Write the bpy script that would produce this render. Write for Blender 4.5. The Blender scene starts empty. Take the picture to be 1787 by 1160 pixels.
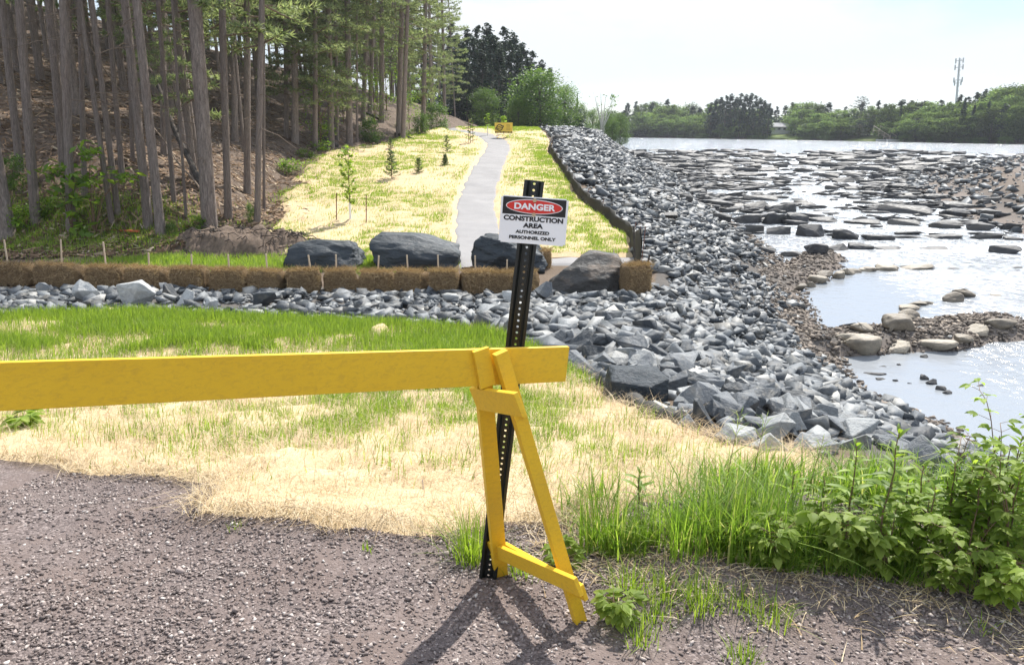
import bpy, bmesh, math, random
import numpy as np
from mathutils import Vector, Matrix, noise as mnoise

SC = bpy.context.scene
COL = SC.collection
rng = np.random.default_rng(7)
random.seed(7)
R = math.radians

# ------------------------------------------------------------------ camera
IMG_W, IMG_H, FPX = 1787.0, 1160.0, 1350.0
CAM_Z = 1.75
PITCH = math.atan((580.0 - 222.0) / FPX)
cam_d = bpy.data.cameras.new('camera')
cam_d.sensor_width = 36.0
cam_d.lens = FPX / IMG_W * 36.0
cam_d.clip_start = 0.05
cam_d.clip_end = 5000
cam = bpy.data.objects.new('camera', cam_d)
COL.objects.link(cam)
cam.location = (0, 0, CAM_Z)
cam.rotation_euler = (math.pi / 2 - PITCH, 0, 0)
SC.camera = cam

# ------------------------------------------------------------------ sky and sun
SUN_EL, SUN_AZ = R(50), R(26)           # azimuth measured from +Y towards +X
w = bpy.data.worlds.new('World')
SC.world = w
w.use_nodes = True
wn, wl = w.node_tree.nodes, w.node_tree.links
wn.clear()
w_out = wn.new('ShaderNodeOutputWorld')
w_bg = wn.new('ShaderNodeBackground')
w_bg.inputs['Strength'].default_value = 0.125
sky = wn.new('ShaderNodeTexSky')
sky.sky_type = 'NISHITA'
sky.sun_disc = False
sky.sun_elevation = SUN_EL
sky.sun_rotation = SUN_AZ
sky.air_density = 1.0
sky.dust_density = 0.1
sky.ozone_density = 4.0
w_tc = wn.new('ShaderNodeTexCoord')
w_map = wn.new('ShaderNodeMapping')
w_map.inputs['Scale'].default_value = (1.0, 1.0, 3.2)
w_map.inputs['Location'].default_value = (1.3, 0.4, 0.25)
w_no = wn.new('ShaderNodeTexNoise')
w_no.inputs['Scale'].default_value = 2.6
w_no.inputs['Detail'].default_value = 7
w_no.inputs['Roughness'].default_value = 0.55
w_ra = wn.new('ShaderNodeValToRGB')
w_ra.color_ramp.elements[0].position = 0.42
w_ra.color_ramp.elements[0].color = (0.10, 0.10, 0.10, 1)
w_ra.color_ramp.elements[1].position = 0.60
w_ra.color_ramp.elements[1].color = (0.97, 0.97, 0.97, 1)
w_mix = wn.new('ShaderNodeMixRGB')
w_mix.inputs[2].default_value = (6.4, 6.6, 6.75, 1)
wl.new(w_tc.outputs['Generated'], w_map.inputs['Vector'])
wl.new(w_map.outputs['Vector'], w_no.inputs['Vector'])
wl.new(w_no.outputs['Fac'], w_ra.inputs['Fac'])
wl.new(w_ra.outputs['Color'], w_mix.inputs[0])
wl.new(sky.outputs['Color'], w_mix.inputs[1])
w_sep = wn.new('ShaderNodeSeparateXYZ')
wl.new(w_tc.outputs['Generated'], w_sep.inputs[0])
w_gr = wn.new('ShaderNodeMapRange')
w_gr.inputs['From Min'].default_value = 0.05
w_gr.inputs['From Max'].default_value = 0.6
w_gr.inputs['To Min'].default_value = 0.57
w_gr.inputs['To Max'].default_value = 1.3
wl.new(w_sep.outputs['Z'], w_gr.inputs['Value'])
w_mul = wn.new('ShaderNodeMixRGB')
w_mul.blend_type = 'MULTIPLY'
w_mul.inputs[0].default_value = 1.0
wl.new(w_mix.outputs['Color'], w_mul.inputs[1])
wl.new(w_gr.outputs['Result'], w_mul.inputs[2])
wl.new(w_mul.outputs['Color'], w_bg.inputs['Color'])
wl.new(w_bg.outputs['Background'], w_out.inputs['Surface'])
sun_d = bpy.data.lights.new('sun', 'SUN')
sun_d.energy = 5.0
sun_d.angle = R(0.5)
sun_d.color = (1.0, 0.955, 0.88)
sun = bpy.data.objects.new('sun', sun_d)
COL.objects.link(sun)
SDIR = Vector((math.sin(SUN_AZ) * math.cos(SUN_EL), math.cos(SUN_AZ) * math.cos(SUN_EL), math.sin(SUN_EL)))
sun.rotation_euler = SDIR.to_track_quat('Z', 'Y').to_euler()
sun.location = (0, 0, 60)

SC.view_settings.view_transform = 'Standard'
SC.view_settings.look = 'None'
SC.view_settings.gamma = 1.0
SC.view_settings.exposure = 0.83
SC.view_settings.use_curve_mapping = False
SC.cycles.use_denoising = True
SC.cycles.max_bounces = 6
SC.cycles.diffuse_bounces = 3
SC.cycles.transparent_max_bounces = 8
SC.cycles.sample_clamp_indirect = 6.0


# ------------------------------------------------------------------ helpers
def rays(px, py):
    px = np.asarray(px, float); py = np.asarray(py, float)
    u = (px - IMG_W / 2) / FPX; v = (IMG_H / 2 - py) / FPX
    c, s = math.cos(PITCH), math.sin(PITCH)
    return np.stack([u, c + v * s, -s + v * c], -1)


def at_depth(px, py, d):
    q = rays(px, py) * d
    return Vector((q[0], q[1], q[2] + CAM_Z))


def at_y(px, py, Y):
    q = rays(px, py)
    q = q * (Y / q[1])
    return Vector((q[0], q[1], q[2] + CAM_Z))


def sstep(a, b, x):
    t = np.clip((x - a) / (b - a), 0, 1)
    return t * t * (3 - 2 * t)


def vnoise(x, y, seed=0):
    """value noise on arrays, -1..1"""
    x = np.asarray(x, float); y = np.asarray(y, float)
    xi = np.floor(x).astype(np.int64); yi = np.floor(y).astype(np.int64)
    xf = x - xi; yf = y - yi
    xf = xf * xf * (3 - 2 * xf); yf = yf * yf * (3 - 2 * yf)

    def h(a, b):
        n = (a * 374761393 + b * 668265263 + seed * 1274126177) & 0x7fffffff
        n = ((n ^ (n >> 13)) * 1274126177) & 0x7fffffff
        n = n ^ (n >> 16)
        return (n & 0xffff) / 32767.5 - 1
    return ((h(xi, yi) * (1 - xf) + h(xi + 1, yi) * xf) * (1 - yf)
            + (h(xi, yi + 1) * (1 - xf) + h(xi + 1, yi + 1) * xf) * yf)


def fbm(x, y, seed=0, oct=4):
    a, t, f = 1.0, 0.0, 1.0
    for k in range(oct):
        t = t + a * vnoise(x * f, y * f, seed + k * 17)
        a *= 0.5; f *= 2.03
    return t


def in_poly(x, y, P):
    r = np.zeros(x.shape, bool)
    n = len(P)
    for i in range(n):
        x0, y0 = P[i]; x1, y1 = P[(i + 1) % n]
        c = ((y0 > y) != (y1 > y))
        with np.errstate(divide='ignore', invalid='ignore'):
            xx = (x1 - x0) * (y - y0) / (y1 - y0 + 1e-12) + x0
        r ^= c & (x < xx)
    return r


def seg_dist(x, y, P, closed):
    d = np.full(x.shape, 1e9)
    n = len(P)
    for i in range(n if closed else n - 1):
        x0, y0 = P[i]; x1, y1 = P[(i + 1) % n]
        dx, dy = x1 - x0, y1 - y0
        t = np.clip(((x - x0) * dx + (y - y0) * dy) / (dx * dx + dy * dy + 1e-12), 0, 1)
        d = np.minimum(d, np.hypot(x - x0 - t * dx, y - y0 - t * dy))
    return d


def sdf(x, y, P):
    """positive inside"""
    d = seg_dist(x, y, P, True)
    return np.where(in_poly(x, y, P), d, -d)


# ------------------------------------------------------------------ terrain
def tab(*p):
    a = np.array(p, float)
    return lambda y: np.interp(y, a[:, 0], a[:, 1])


F_Z = tab((-20, 0.05), (0, 0.0), (1.5, -.03), (3, -.12), (3.6, -.2), (5, -.42), (7, -.75), (9, -1.0), (11, -1.15), (13.5, -1.3),
          (15, -1.4), (17, -1.5), (20, -1.42), (24, -1.0), (28, -.6), (34, .03), (40, .44), (50, 1.1), (58, 1.5), (70, 1.6), (85, 1.3),
          (130, .6), (250, .6), (2000, 1))
K4 = tab((-20, 4), (1.5, 2.8), (3, 2.5), (5, 2.6), (6.5, 2.4), (7.4, 1.8), (9.5, 1.4), (12, 2.0), (15, 3.0), (18, 3.6), (23, 3.9),
         (30, 3.4), (40, 2.8), (48, 2.5), (60, 3.5), (75, 7), (90, 10), (110, 12), (135, 8), (200, -25), (2000, -60))
K5 = tab((-20, 10), (3, 9), (6.5, 8.6), (14, 8.2), (16, 7.4), (20, 8.2), (23, 8.9), (29, 10.4), (33, 10.8), (48, 12), (66, 14), (80, 13),
         (90, 12.5), (105, 14), (120, 16), (135, 13), (200, -15), (260, -45), (2000, -80))
K7 = tab((-20, 40), (10, 30), (20, 25), (33, 23.5), (41, 24), (58, 29), (70, 36), (76, 42), (81, 56), (86, 80), (95, 160), (260, 420), (2000, 900))
K8Z = tab((-20, -1.5), (33, -1.7), (58, -.95), (76, -.95), (90, -.7), (2000, 0))
Z_W = tab((-20, -3.8), (16, -3.8), (90, -1.25), (3000, -1.25))
TOE = [(-200, 12), (-60, 17), (-14, 20), (-9, 21), (-7.4, 23.6), (-8.6, 30), (-9.4, 38), (-7.5, 48), (-5.3, 58), (-3, 70), (-2, 90), (0, 120), (-30, 220)]
TOE_POLY = TOE + [(-400, 230), (-400, 12)]
SHORE = [(-120, 300), (33, 243), (71, 190), (93, 143), (120, 122), (170, 108), (400, 100)]
SHORE_POLY = SHORE + [(1500, 100), (1500, 2500), (-1500, 2500), (-1500, 300)]
# two gravel bars running out from the left bank into the river (x, y, half width, height over water)
BAR1 = [(8.0, 19.2), (9.6, 19.6), (11.5, 19.9), (13.3, 20.8)]
BAR2 = [(8.8, 25.5), (10.2, 27.0), (11.6, 29.5), (12.6, 31.0)]


def bars(x, y):
    d1 = seg_dist(x, y, BAR1, False); d2 = seg_dist(x, y, BAR2, False)
    n = fbm(x * .9, y * .9, 41, 3) * .25
    return np.maximum(sstep(2.1, .2, d1 + n), 0.9 * sstep(1.9, .2, d2 + n))


def zw(y):
    return Z_W(y)


def H(x, y):
    x = np.asarray(x, float); y = np.asarray(y, float)
    x, y = np.broadcast_arrays(x, y)
    f = F_Z(y) + .055 * np.clip(-x, 0, 2.5) * sstep(5, 2.5, y)
    k4, k5, k7, z8, wz = K4(y), K5(y), K7(y), K8Z(y), zw(y)
    z = f.copy()
    t = (x - k4) / np.maximum(k5 - k4, .1)
    bank = f + (wz - f) * (0.75 * np.clip(t, 0, 1) + .25 * sstep(0, 1, t))
    z = np.where(t > 0, bank, z)
    z = np.where(x > k5, wz - .55 * sstep(0, 2.5, x - k5), z)
    z = np.where(x > k7 - 3, wz - .55 * sstep(0, 3, k7 - x), z)
    z = np.where(x > k7, wz + (z8 - wz) * sstep(0, 9, x - k7) + .02 * np.clip(x - k7 - 9, 0, 60), z)
    b = bars(x, y)
    z = np.where(b > 0, np.maximum(z, wz - .55 + .86 * b), z)
    # wooded hill
    d = sdf(x, y, TOE_POLY)
    hill = np.where(d > 0, .36 * np.minimum(d, 8) + .25 * np.clip(d - 8, 0, 40), 0)
    z = z + hill * sstep(0, 1.5, d)
    # far shore
    d = sdf(x, y, SHORE_POLY)
    rise = 3.0 * sstep(0, 12, d) * .35 + .012 * np.clip(d, 0, 250) + 4.5 * sstep(10, 60, d) * sstep(95, 150, x)
    z = np.where(d > -4, np.maximum(z, -1.85 + .6 * sstep(-4, 1, d) + np.where(d > 0, rise, 0)), z)
    # unevenness
    near = sstep(14, 6, y)
    z = z + .05 * fbm(x * .7, y * .7, 3, 3) * np.where(x < k5, 1, 0) * (0.4 + .6 * (1 - near))
    z = z + .026 * fbm(x * 2.6, y * 2.6, 9, 3) * near + .10 * vnoise(x * 1.15 + .3 * y, y * 1.9, 5) * near * sstep(4.6, 3.4, y)
    dh = sdf(x, y, TOE_POLY)
    z = z + np.where(dh > -1, .12 * fbm(x * .8, y * .8, 22, 4), 0)
    return z


def gpts(px, py, water=False):
    """first hit of the pixel's ray with the ground (or the water)"""
    q = rays(px, py).reshape(-1, 3)
    t = np.geomspace(1.2, 420, 900)
    out = []
    for d in q:
        X, Y, Z = d[0] * t, d[1] * t, CAM_Z + d[2] * t
        g = H(X, Y)
        if water:
            g = np.maximum(g, zw(Y))
        k = np.argmax(Z < g)
        if k == 0:
            k = len(t) - 1
        a, b = (Z - g)[k - 1], (Z - g)[k]
        s = a / (a - b + 1e-9)
        tt = t[k - 1] + (t[k] - t[k - 1]) * min(max(s, 0), 1)
        out.append((d[0] * tt, d[1] * tt, CAM_Z + d[2] * tt))
    return np.array(out)


def gpt(px, py, water=False):
    return Vector(gpts([px], [py], water)[0])


def depth_of(p):
    return p[1] * math.cos(PITCH) - (p[2] - CAM_Z) * math.sin(PITCH)


def project(P):
    P = np.asarray(P, float)
    c, s = math.cos(PITCH), math.sin(PITCH)
    z = P[..., 2] - CAM_Z
    dep = P[..., 1] * c - z * s
    up = P[..., 1] * s + z * c
    dd = np.maximum(dep, .01)
    return IMG_W / 2 + FPX * P[..., 0] / dd, IMG_H / 2 - FPX * up / dd, dep


def hz(x, y):
    return float(H(np.array([x]), np.array([y]))[0])


# ------------------------------------------------------------------ meshes from arrays
def np_mesh(name, V, tris=None, quads=None, mat=None, smooth=False):
    me = bpy.data.meshes.new(name)
    V = np.asarray(V, np.float32).reshape(-1, 3)
    nt = 0 if tris is None else len(tris)
    nq = 0 if quads is None else len(quads)
    loops = []
    if nt: loops.append(np.asarray(tris, np.int32).ravel())
    if nq: loops.append(np.asarray(quads, np.int32).ravel())
    L = np.concatenate(loops) if loops else np.zeros(0, np.int32)
    me.vertices.add(len(V)); me.vertices.foreach_set('co', V.ravel())
    me.loops.add(len(L)); me.loops.foreach_set('vertex_index', L)
    me.polygons.add(nt + nq)
    st = np.concatenate([np.arange(nt) * 3, nt * 3 + np.arange(nq) * 4]).astype(np.int32)
    me.polygons.foreach_set('loop_start', st)
    me.update(calc_edges=True)
    if smooth:
        me.polygons.foreach_set('use_smooth', np.ones(nt + nq, bool))
    if mat is not None:
        for m in (mat if isinstance(mat, (list, tuple)) else [mat]):
            me.materials.append(m)
    me.validate()
    return me


def link(name, me, parent=None, loc=None, kind=None, label=None, cat=None, group=None):
    o = bpy.data.objects.new(name, me)
    COL.objects.link(o)
    if parent is not None: o.parent = parent
    if loc is not None: o.location = loc
    tag(o, label, cat, group, kind)
    return o


def tag(o, label=None, cat=None, group=None, kind=None):
    if label: o['label'] = label
    if cat: o['category'] = cat
    if group: o['group'] = group
    if kind: o['kind'] = kind
    return o


def thing(name, label, cat, loc=(0, 0, 0), group=None):
    return link(name, None, None, loc, None, label, cat, group)


def rot_mats(n, tilt=1.0, g=rng):
    """random rotations: full spin about z, tilted by up to `tilt` radians"""
    a = g.uniform(0, 2 * np.pi, n); b = g.uniform(0, 2 * np.pi, n); t = g.uniform(-tilt, tilt, n)
    ca, sa = np.cos(a), np.sin(a)
    Rz = np.zeros((n, 3, 3)); Rz[:, 0, 0] = ca; Rz[:, 0, 1] = -sa; Rz[:, 1, 0] = sa; Rz[:, 1, 1] = ca; Rz[:, 2, 2] = 1
    k = np.stack([np.cos(b), np.sin(b), np.zeros(n)], -1)
    c, s = np.cos(t)[:, None, None], np.sin(t)[:, None, None]
    K = np.zeros((n, 3, 3)); K[:, 0, 2] = k[:, 1]; K[:, 1, 2] = -k[:, 0]; K[:, 2, 0] = -k[:, 1]; K[:, 2, 1] = k[:, 0]
    Rt = c * np.eye(3) + s * K + (1 - c) * (k[:, :, None] * k[:, None, :])
    return Rt @ Rz


def scatter_mesh(templates, pos, mats, scale):
    """copies of tri templates -> V, T. scale (n,3)"""
    n = len(pos)
    pick = rng.integers(0, len(templates), n)
    Vs, Ts, off = [], [], 0
    for k, (tv, tt) in enumerate(templates):
        idx = np.where(pick == k)[0]
        if not len(idx): continue
        v = tv[None] * scale[idx][:, None, :]
        v = np.einsum('nij,nvj->nvi', mats[idx], v) + pos[idx][:, None, :]
        nv = tv.shape[0]
        Vs.append(v.reshape(-1, 3))
        Ts.append((tt[None] + (np.arange(len(idx)) * nv)[:, None, None] + off).reshape(-1, 3))
        off += nv * len(idx)
    return np.concatenate(Vs), np.concatenate(Ts)


def ribbons(base, height, width, azim, bend, nseg=3, up=None, flat=None):
    """grass blades: returns V, T"""
    n = len(base)
    s = np.linspace(0, 1, nseg + 1)
    d = np.stack([np.cos(azim), np.sin(azim), np.zeros(n)], -1)
    side = np.stack([-np.sin(azim + (0 if flat is None else flat)), np.cos(azim + (0 if flat is None else flat)), np.zeros(n)], -1)
    z = np.array([0, 0, 1.0])
    V = []
    for k, q in enumerate(s):
        c = base + z * (height * (q - .28 * np.clip(bend, 0, 1.6) * q * q))[:, None] + d * (height * bend * q * q)[:, None]
        if k < nseg:
            wv = width * (1 - q ** 1.6) * .5
            V += [c - side * wv[:, None], c + side * wv[:, None]]
        else:
            V += [c]
    V = np.stack(V, 1)
    m = 2 * nseg + 1
    T = []
    for k in range(nseg - 1):
        a = 2 * k
        T += [(a, a + 1, a + 3), (a, a + 3, a + 2)]
    T += [(2 * nseg - 2, 2 * nseg - 1, 2 * nseg)]
    T = np.array(T)
    T = (T[None] + (np.arange(n) * m)[:, None, None]).reshape(-1, 3)
    return V.reshape(-1, 3), T


class Geo:
    """collects simple shapes into one mesh"""
    def __init__(self): self.V, self.F = [], []

    def add(self, V, F):
        o = len(self.V)
        self.V += [tuple(v) for v in V]
        self.F += [tuple(i + o for i in f) for f in F]

    def box(self, c, s, M=None):
        x, y, z = [q / 2 for q in s]
        V = [Vector(p) for p in ((-x, -y, -z), (x, -y, -z), (x, y, -z), (-x, y, -z), (-x, -y, z), (x, -y, z), (x, y, z), (-x, y, z))]
        if M is not None: V = [M @ v for v in V]
        self.add([v + Vector(c) for v in V], [(0, 3, 2, 1), (4, 5, 6, 7), (0, 1, 5, 4), (1, 2, 6, 5), (2, 3, 7, 6), (3, 0, 4, 7)])

    def tube(self, pts, rad, n=8, cap=True):
        pts = [Vector(p) for p in pts]
        rad = rad if isinstance(rad, (list, tuple)) else [rad] * len(pts)
        rings = []
        for i, p in enumerate(pts):
            t = (pts[min(i + 1, len(pts) - 1)] - pts[max(i - 1, 0)]).normalized()
            a = t.orthogonal().normalized() if i == 0 else (pa - t * pa.dot(t)).normalized()
            pa = a
            b = t.cross(a)
            rings.append([p + (a * math.cos(2 * math.pi * k / n) + b * math.sin(2 * math.pi * k / n)) * rad[i] for k in range(n)])
        V = [v for r in rings for v in r]
        F = []
        for i in range(len(pts) - 1):
            for k in range(n):
                F.append((i * n + k, i * n + (k + 1) % n, (i + 1) * n + (k + 1) % n, (i + 1) * n + k))
        if cap:
            F.append(tuple(range(n - 1, -1, -1)))
            F.append(tuple((len(pts) - 1) * n + k for k in range(n)))
        self.add(V, F)

    def beam(self, p, q, wx, wy, side):
        """rectangular bar from p to q; wx measured along `side`"""
        p, q = Vector(p), Vector(q)
        t = (q - p).normalized()
        a = (Vector(side) - t * Vector(side).dot(t)).normalized()
        b = t.cross(a)
        V = [e + a * (i * wx / 2) + b * (j * wy / 2) for e in (p, q) for i, j in ((-1, -1), (1, -1), (1, 1), (-1, 1))]
        self.add(V, [(3, 2, 1, 0), (4, 5, 6, 7), (0, 1, 5, 4), (1, 2, 6, 5), (2, 3, 7, 6), (3, 0, 4, 7)])

    def mesh(self, name, mat, smooth=False, bevel=0):
        me = bpy.data.meshes.new(name)
        me.from_pydata([tuple(v) for v in self.V], [], self.F)
        if bevel:
            bm = bmesh.new(); bm.from_mesh(me)
            bmesh.ops.bevel(bm, geom=[e for e in bm.edges], offset=bevel, segments=2, affect='EDGES', profile=.5)
            bm.to_mesh(me); bm.free()
        if mat: me.materials.append(mat)
        if smooth: me.polygons.foreach_set('use_smooth', [True] * len(me.polygons))
        me.update()
        return me

    def obj(self, name, mat, parent=None, smooth=False, bevel=0, **kw):
        return link(name, self.mesh(name, mat, smooth, bevel), parent, **kw)


# ------------------------------------------------------------------ materials
class NT:
    def __init__(self, name):
        self.m = bpy.data.materials.new(name)
        self.m.use_nodes = True
        self.n, self.l = self.m.node_tree.nodes, self.m.node_tree.links
        self.bsdf = self.n['Principled BSDF']
        self.out = self.n['Material Output']

    def new(self, t, **kw):
        q = self.n.new('ShaderNode' + t)
        for k, v in kw.items():
            if k in q.inputs: q.inputs[k].default_value = v
            else: setattr(q, k, v)
        return q

    def noise(self, scale, detail=4, rough=.55, vec=None, dist=0):
        q = self.new('TexNoise', Scale=scale, Detail=detail, Roughness=rough, Distortion=dist)
        if vec is not None: self.l.new(vec, q.inputs['Vector'])
        return q.outputs['Fac']

    def ramp(self, fac, stops):
        q = self.new('ValToRGB')
        e = q.color_ramp.elements
        while len(e) < len(stops): e.new(.5)
        for k, (p, c) in enumerate(stops):
            e[k].position = p
            e[k].color = (*c, 1) if not isinstance(c, (int, float)) else (c, c, c, 1)
        self.l.new(fac, q.inputs['Fac'])
        return q.outputs['Color']

    def mix(self, fac, a, b, mode='MIX'):
        q = self.new('MixRGB', blend_type=mode)
        for i, v in ((0, fac), (1, a), (2, b)):
            if isinstance(v, bpy.types.NodeSocket): self.l.new(v, q.inputs[i])
            elif isinstance(v, (int, float)): q.inputs[i].default_value = v if i == 0 else (v, v, v, 1)
            else: q.inputs[i].default_value = (*v, 1)
        return q.outputs['Color']

    def math(self, op, a, b=0.0, clamp=False):
        q = self.new('Math', operation=op, use_clamp=clamp)
        for i, v in ((0, a), (1, b)):
            if isinstance(v, bpy.types.NodeSocket): self.l.new(v, q.inputs[i])
            else: q.inputs[i].default_value = v
        return q.outputs[0]

    def attr(self, name):
        return self.new('Attribute', attribute_name=name).outputs['Fac']

    def coord(self, which='Object', scale=None):
        c = self.new('TexCoord').outputs[which]
        if scale:
            q = self.new('Mapping'); q.inputs['Scale'].default_value = scale
            self.l.new(c, q.inputs['Vector']); c = q.outputs['Vector']
        return c

    def island(self):
        a = self.new('NewGeometry').outputs['Random Per Island']
        b = self.new('ObjectInfo').outputs['Random']
        return self.math('FRACT', self.math('ADD', a, b))

    def pos(self): return self.new('NewGeometry').outputs['Position']

    def bump(self, h, strength=.4, dist=.02):
        q = self.new('Bump', Strength=strength, Distance=dist)
        self.l.new(h, q.inputs['Height'])
        self.l.new(q.outputs['Normal'], self.bsdf.inputs['Normal'])
        return q.outputs['Normal']

    def fin(self, color=None, rough=.8, spec=.3, metal=0):
        b = self.bsdf
        if color is not None:
            if isinstance(color, bpy.types.NodeSocket): self.l.new(color, b.inputs['Base Color'])
            else: b.inputs['Base Color'].default_value = (*color, 1)
        if isinstance(rough, bpy.types.NodeSocket): self.l.new(rough, b.inputs['Roughness'])
        else: b.inputs['Roughness'].default_value = rough
        b.inputs['Specular IOR Level'].default_value = spec
        b.inputs['Metallic'].default_value = metal
        return self.m

    def leafy(self, color, amount=.4, tcol=None):
        """adds light coming through thin leaves"""
        t = self.new('BsdfTranslucent')
        c = tcol if tcol is not None else color
        if isinstance(c, bpy.types.NodeSocket): self.l.new(c, t.inputs['Color'])
        else: t.inputs['Color'].default_value = (*c, 1)
        m = self.new('MixShader'); m.inputs[0].default_value = amount
        self.l.new(self.bsdf.outputs[0], m.inputs[1]); self.l.new(t.outputs[0], m.inputs[2])
        self.l.new(m.outputs[0], self.out.inputs['Surface'])


def leaf_mat(name, stops, amount=.4, rough=.5, spec=.35, tmul=1.5, tone_=.35):
    t = NT(name)
    c = t.ramp(t.island(), stops)
    tone = t.math('ADD', t.math('MULTIPLY', t.new('ObjectInfo').outputs['Random'], tone_), 1 - tone_ * .5)
    c = t.mix(1.0, c, tone, 'MULTIPLY')
    t.fin(c, rough, spec)
    t.leafy(c, amount, t.mix(1.0, c, (tmul, tmul, tmul * .6), 'MULTIPLY'))
    return t.m


def paint_mat(name, col, rough=.5, spec=.4, var=.12, scale=6):
    t = NT(name)
    v = t.coord('Object')
    f = t.noise(scale, 5, .6, v)
    c = t.mix(f, tuple(q * (1 - var) for q in col), tuple(min(1, q * (1 + var)) for q in col))
    t.bump(t.noise(scale * 12, 3, .6, v), .15, .002)
    return t.fin(c, rough, spec)


def m_ground():
    t = NT('ground_soil')
    p = t.pos()
    big = t.noise(.8, 4, .6, p); mid = t.noise(9, 5, .65, p); fine = t.noise(70, 4, .7, p)
    vor = t.new('TexVoronoi', Scale=85.0); t.l.new(p, vor.inputs['Vector'])
    vor2 = t.new('TexVoronoi', Scale=210.0); t.l.new(p, vor2.inputs['Vector'])
    dirt = t.mix(mid, (.085, .062, .046), (.18, .137, .10))
    gcell = t.ramp(vor.outputs['Color'], [(.2, (.070, .056, .053)), (.55, (.155, .126, .119)), (.85, (.28, .235, .22))])
    gcell2 = t.ramp(vor2.outputs['Color'], [(.2, (.085, .068, .064)), (.8, (.20, .163, .152))])
    grav = t.mix(t.ramp(big, [(.42, 0.0), (.6, 1.0)]), gcell, gcell2)
    dust = t.mix(fine, (.115, .089, .080), (.185, .145, .13))
    grav = t.mix(t.ramp(t.noise(2.3, 5, .65, p), [(.42, 0.0), (.56, .8)]), grav, dust)
    fl = t.mix(t.ramp(mid, [(.3, 0.0), (.7, 1.0)]), (.07, .053, .042), (.20, .15, .115))
    fl = t.mix(t.ramp(fine, [(.55, 0.0), (.7, .6)]), fl, (.17, .13, .10))
    bank = t.mix(mid, (.055, .052, .05), (.15, .135, .12))
    sand = t.mix(fine, (.115, .095, .08), (.225, .19, .165))
    far = t.mix(mid, (.03, .05, .015), (.07, .10, .03))
    c = t.mix(t.attr('gravel'), dirt, grav)
    c = t.mix(t.attr('forest'), c, fl)
    c = t.mix(t.attr('bank'), c, bank)
    c = t.mix(t.attr('sand'), c, sand)
    c = t.mix(t.attr('meadow'), c, far)
    hgt = t.math('ADD', t.math('MULTIPLY', vor.outputs['Distance'], -1.0), t.math('MULTIPLY', fine, .8))
    t.bump(hgt, .6, .012)
    return t.fin(c, .95, .15)


def m_straw(name, green=.3):
    t = NT(name)
    p = t.pos()
    a = t.new('Mapping'); a.inputs['Scale'].default_value = (1, .35, 1); a.inputs['Rotation'].default_value = (0, 0, .5)
    t.l.new(p, a.inputs['Vector'])
    s1 = t.noise(60, 5, .7, a.outputs['Vector'], 1.2)
    s2 = t.noise(3.0, 4, .6, p)
    wv = t.new('TexWave', Scale=18.0, Distortion=9.0, Detail=3.0); wv.inputs['Detail Scale'].default_value = 2.5
    t.l.new(p, wv.inputs['Vector'])
    c = t.ramp(s1, [(.3, (.44, .31, .18)), (.5, (.62, .485, .30)), (.7, (.72, .60, .42))])
    c = t.mix(t.ramp(s2, [(.35, 0.0), (.7, .55)]), c, (.52, .36, .20))
    t.bump(t.math('ADD', s1, t.math('MULTIPLY', wv.outputs['Fac'], .3)), .7, .02)
    return t.fin(c, .9, .1)


def m_rock(name, stops, lichen=(.3, .27, .22), la=.35, bs=.5, rough=(.45, .8)):
    t = NT(name)
    v = t.coord('Object')
    i = t.island()
    c = t.ramp(i, stops)
    n1 = t.noise(2.2, 6, .65, v); n2 = t.noise(11, 5, .7, v)
    c = t.mix(t.ramp(n2, [(.35, 0.0), (.7, .75)]), c, t.mix(1.0, c, (1.75, 1.72, 1.65), 'MULTIPLY'))
    c = t.mix(t.math('MULTIPLY', t.ramp(n1, [(.5, 0.0), (.66, 1.0)]), la), c, lichen)
    t.bump(t.math('ADD', n1, t.math('MULTIPLY', n2, .45)), bs, .08)
    return t.fin(c, t.ramp(n2, [(.3, rough[0]), (.7, rough[1])]), .4)


M = {}
M['ground'] = m_ground()
M['straw'] = m_straw('straw_mulch')
M['strand'] = leaf_mat('straw_strand', [(0, (.44, .31, .17)), (.5, (.64, .50, .31)), (1, (.76, .64, .45))], .2, .7, .2, 1.0)
M['stone'] = m_rock('crushed_stone', [(0, (.022, .027, .033)), (.38, (.05, .058, .067)), (.72, (.105, .115, .126)), (.92, (.185, .195, .20)), (1, (.29, .285, .27))])
M['pale_stone'] = m_rock('pale_riprap_stone', [(0, (.24, .25, .255)), (1, (.34, .345, .34))], (.40, .38, .34), .4)
M['slab'] = m_rock('river_slab_stone', [(0, (.018, .019, .022)), (.6, (.035, .036, .039)), (1, (.07, .068, .065))], (.12, .11, .09), .45)
M['tan_stone'] = m_rock('tan_river_stone', [(0, (.11, .092, .07)), (.5, (.17, .145, .11)), (1, (.24, .21, .165))], (.07, .06, .05), .55)
M['boulder'] = m_rock('dark_boulder_stone', [(0, (.016, .024, .032)), (.5, (.024, .031, .038)), (1, (.033, .037, .039))], (.075, .085, .085), .35, .9, (.5, .85))
M['brown_boulder'] = m_rock('dusty_boulder_stone', [(0, (.04, .039, .038)), (1, (.05, .047, .044))], (.17, .125, .09), .8, .9, (.6, .9))
M['chip'] = NT('gravel_chip').fin()
t = NT('gravel_chips')
M['chip'] = t.fin(t.ramp(t.island(), [(0, (.09, .074, .07)), (.4, (.18, .147, .136)), (.8, (.29, .24, .22)), (.96, (.40, .35, .32)), (1, (.52, .48, .45))]), .8, .3)
t = NT('brown_pebbles')
M['pebble'] = t.fin(t.ramp(t.island(), [(0, (.06, .05, .042)), (.5, (.14, .115, .095)), (1, (.30, .25, .20))]), .8, .3)
M['grass'] = leaf_mat('fresh_grass', [(0, (.11, .18, .018)), (.5, (.18, .28, .028)), (1, (.29, .38, .06))], .5)
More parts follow.
